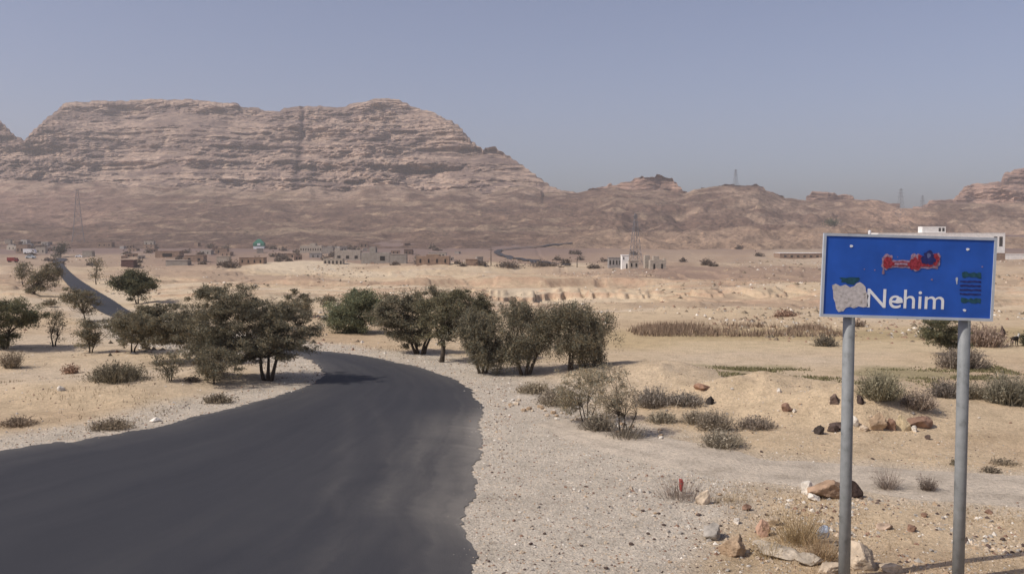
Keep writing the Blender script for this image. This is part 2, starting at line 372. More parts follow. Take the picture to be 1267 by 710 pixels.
# ------------------------------------------------------------------ mesh helpers
def mesh_np(name, v, f, mat, attrs=None, smooth=False, parent=None, uv=None, loc=None, cols=None):
    """v (n,3), f (m,k) int array (k = 3 or 4)"""
    me = bpy.data.meshes.new(name); v = np.asarray(v, np.float32); f = np.asarray(f, np.int32)
    me.vertices.add(len(v)); me.vertices.foreach_set('co', v.ravel())
    k = f.shape[1]; me.loops.add(f.size); me.loops.foreach_set('vertex_index', f.ravel())
    me.polygons.add(len(f)); me.polygons.foreach_set('loop_start', np.arange(0, f.size, k, dtype=np.int32))
    me.polygons.foreach_set('loop_total', np.full(len(f), k, np.int32))
    me.polygons.foreach_set('use_smooth', np.full(len(f), smooth, bool))
    if cols is not None:
        a = me.attributes.new('col', 'FLOAT_COLOR', 'POINT')
        a.data.foreach_set('color', np.c_[cols, np.ones(len(cols))].astype(np.float32).ravel())
    for kk, vals in (attrs or {}).items():
        a = me.attributes.new(kk, 'FLOAT', 'POINT'); a.data.foreach_set('value', np.asarray(vals, np.float32).ravel())
    if uv is not None:
        ul = me.uv_layers.new(name='UVMap'); ul.data.foreach_set('uv', np.asarray(uv, np.float32)[f.ravel()].ravel())
    me.update(); me.validate()
    if mat: me.materials.append(mat)
    o = bpy.data.objects.new(name, me); COL.objects.link(o)
    if parent: o.parent = parent
    if loc is not None: o.location = loc
    return o
def grid_faces(nr, nc, flip=False):
    i = np.arange(nr * nc).reshape(nr, nc)
    q = np.stack([i[:-1, :-1], i[:-1, 1:], i[1:, 1:], i[1:, :-1]], -1).reshape(-1, 4)
    return q[:, ::-1] if flip else q
def tag(o, label=None, cat=None, group=None, kind=None):
    if label: o['label'] = label
    if cat: o['category'] = cat
    if group: o['group'] = group
    if kind: o['kind'] = kind
    return o
def empty(name, loc, rz=0.0, label=None, cat=None, group=None):
    o = bpy.data.objects.new(name, None); o.empty_display_size = 0.3; COL.objects.link(o)
    o.location = loc; o.rotation_euler = (0, 0, rz); return tag(o, label, cat, group)
class MB:
    def __init__(s): s.v = []; s.f = []
    def add(s, v, f):
        b = len(s.v); s.v += [tuple(p) for p in v]; s.f += [tuple(i + b for i in q) for q in f]; return s
    def box(s, x0, x1, y0, y1, z0, z1, top=1.0):
        cx, cy = (x0 + x1) / 2, (y0 + y1) / 2
        v = [(x, y, z0) for x, y in ((x0, y0), (x1, y0), (x1, y1), (x0, y1))] + [(cx + (x - cx) * top, cy + (y - cy) * top, z1) for x, y in ((x0, y0), (x1, y0), (x1, y1), (x0, y1))]
        return s.add(v, [(3, 2, 1, 0), (4, 5, 6, 7), (0, 1, 5, 4), (1, 2, 6, 5), (2, 3, 7, 6), (3, 0, 4, 7)])
    def tube(s, pts, rad, n=6):
        pts = [Vector(p) for p in pts]; rings = []
        for i, p in enumerate(pts):
            d = (pts[min(i + 1, len(pts) - 1)] - pts[max(i - 1, 0)]).normalized()
            a = d.cross(Vector((0.13, 0.97, 0.2))).normalized(); b = d.cross(a)
            rings.append([p + (a * math.cos(2 * math.pi * k / n) + b * math.sin(2 * math.pi * k / n)) * rad[i] for k in range(n)])
        v = [q for r_ in rings for q in r_]; f = []
        for i in range(len(pts) - 1):
            for k in range(n): f.append((i * n + k, i * n + (k + 1) % n, (i + 1) * n + (k + 1) % n, (i + 1) * n + k))
        f.append(tuple(range(n))[::-1]); f.append(tuple(range((len(pts) - 1) * n, len(pts) * n)))
        return s.add(v, f)
    def build(s, name, mat, parent=None, smooth=False):
        me = bpy.data.meshes.new(name); me.from_pydata(s.v, [], s.f); me.update()
        if smooth: me.polygons.foreach_set('use_smooth', [True] * len(me.polygons))
        me.materials.append(mat); o = bpy.data.objects.new(name, me); COL.objects.link(o)
        if parent: o.parent = parent
        return o
def copy_tree(o, parent=None):
    c = o.copy(); COL.objects.link(c); c.parent = parent
    for ch in list(o.children): copy_tree(ch, c)
    return c

# ------------------------------------------------------------------ ground
def P2(u, v): b = base_hit(u, v); return np.array([b.x, b.y])
th = np.radians(np.concatenate([np.linspace(-100, -32, 70)[:-1], np.linspace(-32, 32, 860), np.linspace(32, 100, 70)[1:]]))
r1 = 6000.0 / np.arange(1500, 46, -1.75)
r1 = r1[r1 > 3.9]
r1 = r1[r1 < 104]
rr = np.concatenate([[0.6, 1.4, 2.2, 3.0], r1, np.geomspace(r1[-1] * 1.004, 250, 230), np.geomspace(252, 1150, 150)])
TH, RRr = np.meshgrid(th, rr)
gx = (np.sin(TH) * RRr).ravel(); gy = (np.cos(TH) * RRr).ravel()
rd = np.full(gx.shape, 60.0); near = np.ones(gx.shape, bool)
near = (gx < 12 + 0.0 * gy) & (gy > -60)
rd[near] = road_dist(gx[near], gy[near])
td = np.full(gx.shape, 60.0); nn = (gx > -8) & (gy < 60); td[nn] = track_dist(gx[nn], gy[nn])
gzv = ground_z(gx, gy, rd, td)
def C(*c): return np.array(c, float)
def ground_colour(x, y, rd, td):
    n = len(x); u = x / np.maximum(y, 2.0); r = np.hypot(x, y)
    def lay(c, w, col): return c * (1 - w[:, None]) + col * w[:, None]
    n1 = fbm(x * 0.09, y * 0.09, o=5, seed=51); n2 = fbm(x * 0.5, y * 0.5, o=5, seed=61)
    n3 = fbm(x / (4 + 0.10 * r), y / (1.5 + 0.05 * r), o=5, seed=71)
    c = np.tile(C(0.52, 0.405, 0.27), (n, 1))
    c = lay(c, sstep(-0.1, 0.5, n3), C(0.43, 0.32, 0.21)); c = lay(c, sstep(0.0, 0.6, -n1), C(0.53, 0.43, 0.315))
    mid = sstep(60, 120, y)
    c = lay(c, mid * sstep(-0.15, 0.35, n3) * 0.9, C(0.36, 0.265, 0.19))
    c = lay(c, mid * sstep(0.05, 0.5, -n3) * 0.9, C(0.56, 0.46, 0.33))
    # straw coloured fallow strips to the right
    st = sstep(0.05, 0.12, u) * sstep(40, 44, y + 1.5 * n1) * (1 - sstep(52, 55, y + 1.5 * n1))
    c = lay(c, st * 0.8 * sstep(-0.5, 0.3, n2 + 0.4), C(0.45, 0.345, 0.20))
    gp = sstep(0.15, 0.2, u) * sstep(33, 34.2, y + 0.9 * n2) * (1 - sstep(36.5, 38, y + 0.9 * n2)) * sstep(-0.15, 0.25, n2)
    c = lay(c, gp * 0.55, C(0.20, 0.19, 0.09))
    c = lay(c, sstep(0.12, 0.2, u) * sstep(40.5, 41.5, y + n1) * (1 - sstep(45, 46, y + n1)) * 0.6, C(0.56, 0.45, 0.30)); c = lay(c, sstep(0.12, 0.2, u) * sstep(46, 47, y + n1) * (1 - sstep(51, 52, y + n1)) * 0.55 * sstep(-0.4, 0.2, n2), C(0.34, 0.27, 0.15))
    br = sstep(0.08, 0.16, u) * (1 - sstep(0.34, 0.5, u)) * sstep(215, 240, y + 25 * n1) * (1 - sstep(390, 460, y + 25 * n1))
    c = lay(c, br * 0.85, C(0.27, 0.19, 0.145))
    fl = sstep(400, 470, y + 60 * n3 + 60 * n1); c = lay(c, fl * 0.9 * (1 - 0.5 * sstep(0.02, 0.3, u)), C(0.25, 0.172, 0.13))
    lf = (1 - sstep(-0.44, -0.30, u)) * sstep(300, 420, y); c = lay(c, lf * 0.5, C(0.40, 0.31, 0.22))
    fl = sstep(640, 800, y + 90 * n3); c = lay(c, fl * (1 - 0.6 * sstep(0.02, 0.1, u) * (1 - sstep(0.36, 0.42, u))), C(0.195, 0.14, 0.12))
    # grey chippings beside the asphalt and on the shoulder that widens into the track
    side = x > (-0.8 + 0 * y)
    shoulder = (1 - sstep(1.3, 2.9, rd + 0.7 * n2)) * (1 - sstep(50, 90, y)) * 0.95
    ccx = 9.0 * sstep(10, 20, y) * 0 + np.interp(y, [0, 10, 14, 18, 21, 24, 28, 32, 36, 40, 44], [1.8, 2.0, 2.6, 3.7, 4.6, 3.9, 2.2, 0.9, -0.6, -3.2, -6])
    wedge = (x > -4) * (1 - sstep(-0.6, 1.6, x - ccx + 1.3 * n2)) * (1 - sstep(42, 48, y)) * sstep(-0.2, 0.2, rd + 0.2)
    tr = (1 - sstep(1.0, 2.2, td + 0.5 * n2)) * 0.6
    g = np.clip(np.maximum(np.maximum(shoulder, wedge), tr * 0.9), 0, 1)
    c = lay(c, g, C(0.50, 0.44, 0.36)); c = lay(c, g * 0.5 * sstep(0.0, 0.5, n2), C(0.43, 0.375, 0.305))
    # litter of dry stalks and dirt in the near right corner
    c = lay(c, (1 - g) * sstep(0.1, 0.55, n2) * (y < 24) * (x > 0) * 0.5, C(0.33, 0.25, 0.155))
    grav = np.clip(g * 1.0 + 0.45 * (r < 60) + 0.2 * (r < 200), 0, 1) * (1 - 0.85 * sstep(60, 200, r))
    return c, grav
gc, grav = ground_colour(gx, gy, rd, td)
# the steep cut faces of the banks show redder earth
Z = gzv.reshape(TH.shape); Yg = gy.reshape(TH.shape)
sl = np.zeros_like(Z); sl[1:] = (Z[1:] - Z[:-1]) / np.maximum(np.abs(Yg[1:] - Yg[:-1]), 0.05)
st_ = (sstep(0.14, 0.4, sl) * (Yg > 48) * (Yg < 420)).ravel()
ncut = fbm(gx * 0.12, gy * 0.02, gzv * 1.5, o=4, seed=9)
cc_ = C(0.42, 0.29, 0.20) * (1 - sstep(-0.1, 0.4, ncut))[:, None] + C(0.50, 0.38, 0.26) * sstep(-0.1, 0.4, ncut)[:, None]
gc = gc * (1 - 0.85 * st_[:, None]) + cc_ * 0.85 * st_[:, None]
g = mesh_np('ground', np.c_[gx, gy, gzv], grid_faces(len(rr), len(th), True), M_ground, attrs={'grav': grav}, smooth=True, cols=gc)
tag(g, kind='structure')
del TH, RRr

# ------------------------------------------------------------------ roads
def ribbon(name, Lp, Rp, mat, lift, nc=60, jag=0.12, zf=None, dust=True, crown=0.0):
    n = len(Lp); t = np.linspace(0, 1, nc)
    seg = np.linalg.norm(np.diff((Lp + Rp) / 2, axis=0), axis=1); s = np.r_[0, np.cumsum(seg)]
    wdt = np.linalg.norm(Lp - Rp, axis=1)
    jl = jag * (fbm(s * 0.8, s * 0, o=3, seed=81) + 0.5 * fbm(s * 6, s * 0, o=3, seed=83)); jr = jag * (fbm(s * 0.8, s * 0 + 5, o=3, seed=82) + 0.5 * fbm(s * 6, s * 0 + 5, o=3, seed=84))
    T = t[None, :] + (jl / wdt)[:, None] * (1 - t[None, :]) - (jr / wdt)[:, None] * t[None, :]
    X = Lp[:, None, 0] * (1 - T) + Rp[:, None, 0] * T; Y = Lp[:, None, 1] * (1 - T) + Rp[:, None, 1] * T
    Zz = zf(X.ravel(), Y.ravel()).reshape(X.shape) + lift + crown * (1 - (2 * t[None, :] - 1) ** 2)
    uv = np.stack([np.repeat(t[None, :], n, 0), np.repeat(s[:, None] / 8.0, nc, 1)], -1).reshape(-1, 2)
    e = np.minimum(t, 1 - t)[None, :] * wdt[:, None]; d = 0.05 + 0.35 * np.exp(-e / 0.5)
    d = d + 0.8 * np.exp(-((1 - t)[None, :] * wdt[:, None]) / 1.1) * sstep(14, 18, Y) * (1 - sstep(24, 29, Y))
    d = d + 0.10 * np.exp(-(((1 - t)[None, :] * wdt[:, None] - 0.75 - 0.10 * (Y - 14)) / 0.13) ** 2) * sstep(12, 15, Y) * (1 - sstep(23, 28, Y))
    d = d + 0.08 * np.exp(-(((1 - t)[None, :] * wdt[:, None] - 1.15 - 0.16 * (Y - 14)) / 0.16) ** 2) * sstep(10, 15, Y) * (1 - sstep(25, 31, Y))
    d = d + 0.07 * np.exp(-(((1 - t)[None, :] * wdt[:, None] - 2.6 - 0.12 * (Y - 14)) / 0.22) ** 2) * (1 - sstep(24, 30, Y))
    d = d * (1 - 0.85 * sstep(50, 90, Y))
    a = {'dust': d.ravel()}
    return tag(mesh_np(name, np.c_[X.ravel(), Y.ravel(), Zz.ravel()], grid_faces(n, nc), mat, attrs=a, smooth=True, uv=uv), kind='structure')
def resample(A, B, per):
    t = np.arange(len(A)); q = np.linspace(0, len(A) - 1, int(len(A) * per))
    return (np.stack([np.interp(q, t, A[:, 0]), np.interp(q, t, A[:, 1])], 1), np.stack([np.interp(q, t, B[:, 0]), np.interp(q, t, B[:, 1])], 1))
A_, B_ = resample(RL, RR, 9)
ribbon('road', A_, B_, M_asph, 0.012, zf=lambda x, y: prof(y) + 0.0012 * np.clip(y - 45, 0, 400), jag=0.22, crown=0.02)

def dirt_track():
    tk_ = catmull([np.array(base_hit(*p)[:2]) for p in _trk[1:]], 40); d_ = np.gradient(tk_, axis=0); nn_ = np.stack([-d_[:, 1], d_[:, 0]], 1); nn_ /= np.linalg.norm(nn_, axis=1)[:, None]
    s_ = np.r_[0, np.cumsum(np.linalg.norm(np.diff(tk_, axis=0), axis=1))]; t = np.linspace(-1, 1, 22)
    hw = 1.15 * (0.35 + 0.65 * sstep(0, 5, s_)); ha = hw + 0.35 * fbm(s_ * 0.9, s_ * 0, o=5, seed=88); hb_ = hw + 0.35 * fbm(s_ * 0.9, s_ * 0 + 5, o=5, seed=89)
    off = np.where(t[None, :] > 0, t[None, :] * ha[:, None], t[None, :] * hb_[:, None])
    X = tk_[:, None, 0] + nn_[:, None, 0] * off; Y = tk_[:, None, 1] + nn_[:, None, 1] * off
    zz = ground_z(X.ravel(), Y.ravel()) + 0.022 - 0.02 * np.repeat((np.abs(t) ** 3)[None, :], len(tk_), 0).ravel()
    n2 = fbm(X.ravel() * 0.8, Y.ravel() * 0.8, o=5, seed=90); rut = np.repeat((np.exp(-((np.abs(t) - 0.5) / 0.14) ** 2))[None, :], len(tk_), 0).ravel()
    c = C(0.50, 0.43, 0.345)[None, :] * (1 + 0.18 * n2[:, None]) * (1 - 0.10 * rut[:, None])
    return tag(mesh_np('dirt_track', np.c_[X.ravel(), Y.ravel(), zz], grid_faces(len(tk_), 22, True), M_ground, attrs={'grav': np.full(len(c), 0.35)}, smooth=True, cols=c), kind='structure')
dirt_track()

# the far road that doubles back at the foot of the slope
fr = [(708,302),(694,303.3),(676,304.6),(640,308),(616,312),(622,317),(650,322.5),(678,327.5),(705,330)]
frw = catmull([np.array(base_hit(*p)[:2]) for p in fr], 8)
dd = np.gradient(frw, axis=0); nrm = np.stack([-dd[:, 1], dd[:, 0]], 1); nrm /= np.linalg.norm(nrm, axis=1)[:, None]

# ------------------------------------------------------------------ hills and mesas
def crest_tab(pts):
    a = np.array(pts, float); return lambda u: np.interp(u, a[:, 0], a[:, 1])
SKY_MESA = crest_tab([(-420,178),(-200,160),(-60,150),(0,147),(10,154),(20,166),(34,173),(42,165),(58,150),(72,140),(82,130),(98,125),(170,122),(230,123),(265,125),(292,127),(304,133),(345,135),(372,131),(420,133),(440,127),(462,124),(480,121.5),(497,123.5),(510,130),(535,139),(558,149),(572,160),(583,174),(598,186),(606,184),(612,182),(620,188),(640,202),(660,215),(675,227),(690,236),(720,240)])
HILL = crest_tab([(-420,238),(0,238),(60,238),(160,237),(300,236),(500,238),(690,238),(715,238),(760,232),(800,236),(845,238),(858,233),(880,230.5),(905,229),(938,231),(952,238),(968,245),(1000,247),(1050,247),(1085,249),(1110,256),(1135,258),(1160,254),(1200,252),(1267,252),(1600,252)])
def hill_mesh():
    us = np.concatenate([np.linspace(-420, -30, 60)[:-1], np.linspace(-30, 1297, 900), np.linspace(1297, 1700, 60)[1:]])
    ys = np.concatenate([np.linspace(760, 1440, 190), np.linspace(1452, 2000, 30)])
    U, Y = np.meshgrid(us, ys); X = (U - CU) / FPX * Y
    t = np.clip((Y - 760) / (1440 - 760), 0, 1)
    v0 = 316.0; vc = HILL(U)
    sh = t ** 0.92
    V = v0 + (vc - v0) * sh
    Zz = HCAM + Y * np.tan(np.arctan((CV - V) / FPX) - PITCH)
    big = fbm(X * 0.0042, Y * 0.0055, o=4, seed=101); rid = 1 - np.abs(fbm(X * 0.012, Y * 0.008, o=5, seed=111)) * 2
    fine = fbm(X * 0.035, Y * 0.035, o=5, seed=121, g=0.6)
    env = np.sin(np.pi * np.clip(t, 0, 1)) ** 0.7
    right = sstep(640, 820, U)
    Zz = Zz + env * (5 + 13 * right) * big + env * (5 + 5 * right) * (rid - 0.5) + (0.5 + env) * 4.0 * fine * (0.6 + right) - 6 * (1 - sstep(0.0, 0.12, t))
    cr = np.exp(-((t - 1) / 0.05) ** 2)
    Zz = Zz + cr * 3.0 * fbm(X * 0.04, Y * 0.02, o=4, seed=131) + np.exp(-((t - 1) / 0.16) ** 2) * (U < 670) * (20 * np.abs(fbm(X * 0.011, Y * 0.003, o=4, seed=132)) + 9 * (1 - sstep(80, 240, U)) - 1)
    # knob ridge under the pylon and its rocky top
    back = np.clip((Y - 1440) / 200, 0, 3)
    Zz = Zz - back * 25 * (U > 700) - back * 2 * (U <= 700)
    x, y, z = X.ravel(), Y.ravel(), Zz.ravel(); u = U.ravel(); tt = t.ravel()
    n = fbm(x * 0.012, y * 0.016, o=5, seed=141); n2 = fbm(x * 0.045, y * 0.05, o=5, seed=151); n3 = fbm(x * 0.004, y * 0.02, o=4, seed=161)
    c = np.tile(C(0.15, 0.10, 0.078), (len(x), 1))
    def lay(c, w, col): return c * (1 - w[:, None]) + col * w[:, None]
    c = lay(c, sstep(-0.1, 0.5, n) * 0.7, C(0.215, 0.148, 0.108)); c = lay(c, sstep(0.1, 0.6, -n) * 0.8, C(0.13, 0.092, 0.074))
    c = lay(c, sstep(0.18, 0.5, n2) * 0.6, C(0.38, 0.28, 0.195))
    c = lay(c, sstep(0.25, 0.5, n3) * 0.5, C(0.36, 0.27, 0.19))
    pk = (1 - sstep(60, 260, u)) * sstep(0.3, 0.55, tt + 0.2 * n3); c = lay(c, pk * 0.6, C(0.29, 0.19, 0.15))
    rt = sstep(700, 900, u); c = lay(c, rt * sstep(-0.2, 0.4, n + 0.5 * n2) * 0.6, C(0.34, 0.245, 0.185))
    sad = np.exp(-((u - 1100) / 45) ** 2) * sstep(0.5, 0.7, tt); c = lay(c, sad * 0.8, C(0.42, 0.28, 0.20))
    lo = sstep(620, 760, u) * (1 - sstep(0.18, 0.36, tt + 0.15 * n)); c = lay(c, lo * 0.6, C(0.38, 0.27, 0.19))
    c = lay(c, sstep(0.80, 0.98, tt + 0.12 * n2) * (u < 700) * sstep(-0.25, 0.2, n2 + 0.5 * n) * 0.8, C(0.37, 0.27, 0.205))
    vz = np.abs(z - np.round(z / 11) * 11) < 1.3
    o = mesh_np('hills', np.c_[x, y, z], grid_faces(len(ys), len(us)), M_slope, smooth=True, cols=c); tag(o, kind='structure')
    return us, ys, Zz
HUS, HYS, HZ = hill_mesh()
def hill_z(x, y):
    u = x / y * FPX + CU; j = np.clip(np.interp(u, HUS, np.arange(len(HUS))), 0, len(HUS) - 1.001); i = np.clip(np.interp(y, HYS, np.arange(len(HYS))), 0, len(HYS) - 1.001)
    i0 = np.floor(i).astype(int); j0 = np.floor(j).astype(int); a = i - i0; b = j - j0
    return (HZ[i0, j0] * (1 - a) * (1 - b) + HZ[i0 + 1, j0] * a * (1 - b) + HZ[i0, j0 + 1] * (1 - a) * b + HZ[i0 + 1, j0 + 1] * a * b)
def surf_z(x, y):
    x = np.asarray(x, float); y = np.asarray(y, float)
    g_ = ground_z(x, y); return np.where(y > 762, np.maximum(g_, hill_z(x, np.clip(y, 762, 1990))), g_)
def hit2(u, v):               # first meeting with ground or hills, for far things
    r = ray(u, v); ys = np.geomspace(60, 1440, 1500); xs = r[0] / r[1] * ys; zs = HCAM + r[2] / r[1] * ys
    k = np.nonzero(zs < surf_z(xs, ys))[0]; i = k[0] if len(k) else len(ys) - 1
    return Vector((xs[i], ys[i], float(surf_z(xs[i:i+1], ys[i:i+1])[0])))
frw = catmull([np.array(hit2(*p)[:2]) for p in fr], 8)
dd = np.gradient(frw, axis=0); nrm = np.stack([-dd[:, 1], dd[:, 0]], 1); nrm /= np.linalg.norm(nrm, axis=1)[:, None]
ribbon('far_road', frw + nrm * 2.6, frw - nrm * 2.6, M_asph, 0.9, nc=6, jag=0.5, zf=surf_z)

def mesa(name, u0, u1, nu, nt_, sky_fn, foot_v, yfoot, setback, mat, seed, gully=None, jag=1.7, layers=13.0, rough=10.0, foot_fade=0):
    us = np.linspace(u0, u1, nu); ts = np.linspace(0, 1, nt_)
    yf = yfoot + 30 * fbm(us * 0.012, us * 0, o=4, seed=seed)
    S_ = setback * (1 + 0.2 * fbm(us * 0.01, us * 0 + 4, o=3, seed=seed + 1))
    fv = foot_v(us) if callable(foot_v) else np.full(nu, foot_v, float)
    sv = np.minimum(sky_fn(us) + jag * fbm(us * 0.11, us * 0 + 2, o=5, seed=seed + 2) + jag * 1.3 * fbm(us * 0.035, us * 0 + 5, o=3, seed=seed + 22), fv - 0.3)
    # silhouettes go in small steps, as bedded rock does
    gr_ = np.clip(np.abs(np.gradient(sv, us)) * 2.5, 0, 1); stp = 5.5; qv = (sv + 1.2 * fbm(us * 0.2, us * 0, o=3, seed=seed + 16)) / stp
    sv = sv * (1 - 0.75 * gr_) + 0.75 * gr_ * stp * (np.floor(qv) + sstep(0.2, 0.8, qv - np.floor(qv)))
    rel = np.clip((fv - sv) / 70.0, 0.02, 1); S_ = S_ * np.clip(rel, 0.15, 1)
    X0 = (us - CU) / FPX * yfoot; T = ts[:, None]
    # bedding: one integrated profile of cliffs and ledges by height, blended sideways between two
    zt = np.linspace(-150, 500, 5200)
    def table(sd_):
        lv = vnoise(zt / layers, zt * 0 + .5, seed=sd_) + 0.8 * vnoise(zt / layers * 2.7, zt * 0 + .5, seed=sd_ + 1) + 0.6 * vnoise(zt / layers * 6.1, zt * 0 + .5, seed=sd_ + 2)
        sl_ = 0.25 + 3.4 * sstep(0.05, 0.25, lv); F = np.cumsum(sl_) * (zt[1] - zt[0]); return F / (np.mean(sl_))
    F1, F2 = table(seed + 4), table(seed + 24)
    def bed(z, wv): return np.interp(z, zt, F1) * (1 - wv) + np.interp(z, zt, F2) * wv
    wp = 14 * fbm(X0 * 0.0022, X0 * 0 + 3, o=2, seed=seed + 15) + 3 * fbm(X0 * 0.012, X0 * 0, o=2, seed=seed + 8) + X0 * 0.012
    wv = 0.5 + 0.5 * fbm(X0 * 0.004, X0 * 0 + 9, o=2, seed=seed + 18)
    z0 = np.array([z_for(a, b) for a, b in zip(fv, yf)]) - 12; kk_ = setback / 165.0; ytop = yf + S_
    for _ in range(6):
        z1 = np.array([z_for(a, b) for a, b in zip(sv, ytop)]); ytop = 0.5 * ytop + 0.5 * (yf + kk_ * (bed(z1 + wp, wv) - bed(z0 + wp, wv)))
    Zz = z0[None, :] + (z1 - z0)[None, :] * T; warp = np.repeat(wp[None, :], nt_, 0) + 2.0 * fbm(X0[None, :] * 0.01 + 0 * Zz, Zz * 0.02, o=2, seed=seed + 3)
    Yv = yf[None, :] + kk_ * (bed(Zz + warp, wv[None, :]) - bed(z0 + wp, wv)[None, :])
    env = sstep(0, 0.06, T) * (1 - sstep(0.93, 1.0, T)) * np.clip(rel * 1.5, 0.2, 1)[None, :]
    Xn = X0[None, :] + 0 * Zz; Zd = Zz + warp
    rdg = 1 - np.abs(fbm(Xn * 0.007, Zd * 0.02, o=4, seed=seed + 7)) * 2.4
    Yv = Yv - env * (rough * 4.2 * fbm(Xn * 0.006, Zd * 0.014, o=3, seed=seed + 9) + rough * 4.4 * np.abs(fbm(Xn * 0.022, Zd * 0.05, o=5, seed=seed + 19, g=0.62)) * np.clip(0.7 + 1.4 * fbm(Xn * 0.004, Zd * 0.01, o=2, seed=seed + 29), 0.1, 1.6) + rough * 1.6 * rdg + rough * 1.25 * fbm(Xn * 0.008, Zd * 0.075, o=4, seed=seed + 11, g=0.6) + rough * 0.8 * fbm(Xn * 0.06, Zd * 0.16, o=4, seed=seed + 12, g=0.6)
                     )
    var = np.zeros_like(Zz)
    if gully:
        for gu0, gv0, gu1, gv1, w0, w1 in gully:
            Vv = CV - FPX * ((Yv * sp + (Zz - HCAM) * cp) / (Yv * cp - (Zz - HCAM) * sp))
            k = (Vv - gv0) / (gv1 - gv0); cu_ = gu0 + (gu1 - gu0) * k; ww = w0 + (w1 - w0) * k
            cu_ = cu_ + 2.0 * vnoise(Vv * 0.12, Vv * 0, seed=5) ; gg = (0.7 + 0.3 * np.clip(0.5 + vnoise(us[None, :] * 0.3, Vv * 0.35, seed=6), 0, 1)) * np.exp(-((us[None, :] - cu_) / np.maximum(ww, 1)) ** 2) * (k > -0.05) * (k < 1.05)
            Yv = Yv + gg * 14; var = np.maximum(var, np.clip(gg * 1.15, 0, .95))
    Uu = np.repeat(us[None, :], nt_, 0)
    # back of the plateau
    Yb = np.stack([Yv[-1] + 30, Yv[-1] + 160, Yv[-1] + 320]); Zb = np.stack([Zz[-1] - 1, Zz[-1] - 12, Zz[-1] - 60])
    Y_ = np.vstack([Yv, Yb]); Z_ = np.vstack([Zz, Zb]); X_ = (np.vstack([Uu, Uu[:3]]) - CU) / FPX * Y_
    var = np.vstack([var, var[-1:], var[-1:], var[-1:]])
    if name == 'mountain': var = np.maximum(var, (0.62 * sstep(-0.05, 0.25, fbm((X_ * 0.016), Z_ * 0.05, o=5, seed=77, g=0.65) + 0.22 * (1 - sstep(-820, -450, X_)) - 0.1)))
    o = mesh_np(name, np.c_[X_.ravel(), Y_.ravel(), Z_.ravel()], grid_faces(nt_ + 3, nu), mat, smooth=False, attrs={'varnish': var.ravel()})
    return tag(o, kind='structure')
mesa('mountain', -420, 716, 1000, 190, SKY_MESA, crest_tab([(-420,236),(0,238),(300,237),(450,241),(620,240),(690,240),(720,241)]), 1450, 330, M_mesa, 201,
     gully=[(380, 126, 367, 238, 2.6, 7.5)])
mesa('mountain.001', 1128, 1700, 420, 80, crest_tab([(1128,257),(1140,255),(1148,248),(1178,246),(1184,240),(1192,230),(1208,228),(1236,225),(1240,214),(1267,208),(1330,196),(1700,150)]), 256, 1560, 170, M_mesa2, 301, jag=1.6, rough=8)
mesa('mountain.002', 722, 852, 200, 40, crest_tab([(722,239),(735,233),(755,230),(775,227),(785,223),(793,219),(800,221),(812,216),(822,219),(830,220),(838,227),(846,237),(852,240)]), 242, 1470, 60, M_mesa2, 401, jag=2.6, layers=7, rough=6)
mesa('mountain.003', 996, 1112, 160, 30, crest_tab([(996,246),(1004,238),(1020,237.5),(1032,240),(1052,241),(1056,246),(1068,247),(1074,246),(1090,248),(1112,254)]), 252, 1500, 50, M_mesa2, 501, jag=1.2, layers=6, rough=5)
mesa('mountain.004', 858, 972, 170, 24, crest_tab([(858,238),(868,232),(880,230),(895,228),(910,230),(935,230),(944,233),(950,237),(966,243),(972,248)]), 250, 1435, 60, M_mesa2, 601, jag=2.0, layers=6, rough=5)

# ------------------------------------------------------------------ plants
_basis = None
def leaf_cloud(cent, size, wid, up_bias, n_rng):
    """one thin pointed leaf spray (a quad) at every centre, random turn"""
    n = len(cent); d = n_rng.normal(size=(n, 3)); d[:, 2] = d[:, 2] * 0.8 + up_bias; d /= np.linalg.norm(d, axis=1)[:, None]
    q = n_rng.normal(size=(n, 3)); s = np.cross(d, q); s /= np.linalg.norm(s, axis=1)[:, None]
    L = size * n_rng.uniform(0.6, 1.4, n)[:, None]; Wd = wid * n_rng.uniform(0.6, 1.4, n)[:, None]
    v = np.stack([cent - d * L / 2, cent + s * Wd / 2, cent + d * L / 2, cent - s * Wd / 2], 1).reshape(-1, 3)
    return v, np.arange(4 * n).reshape(n, 4)

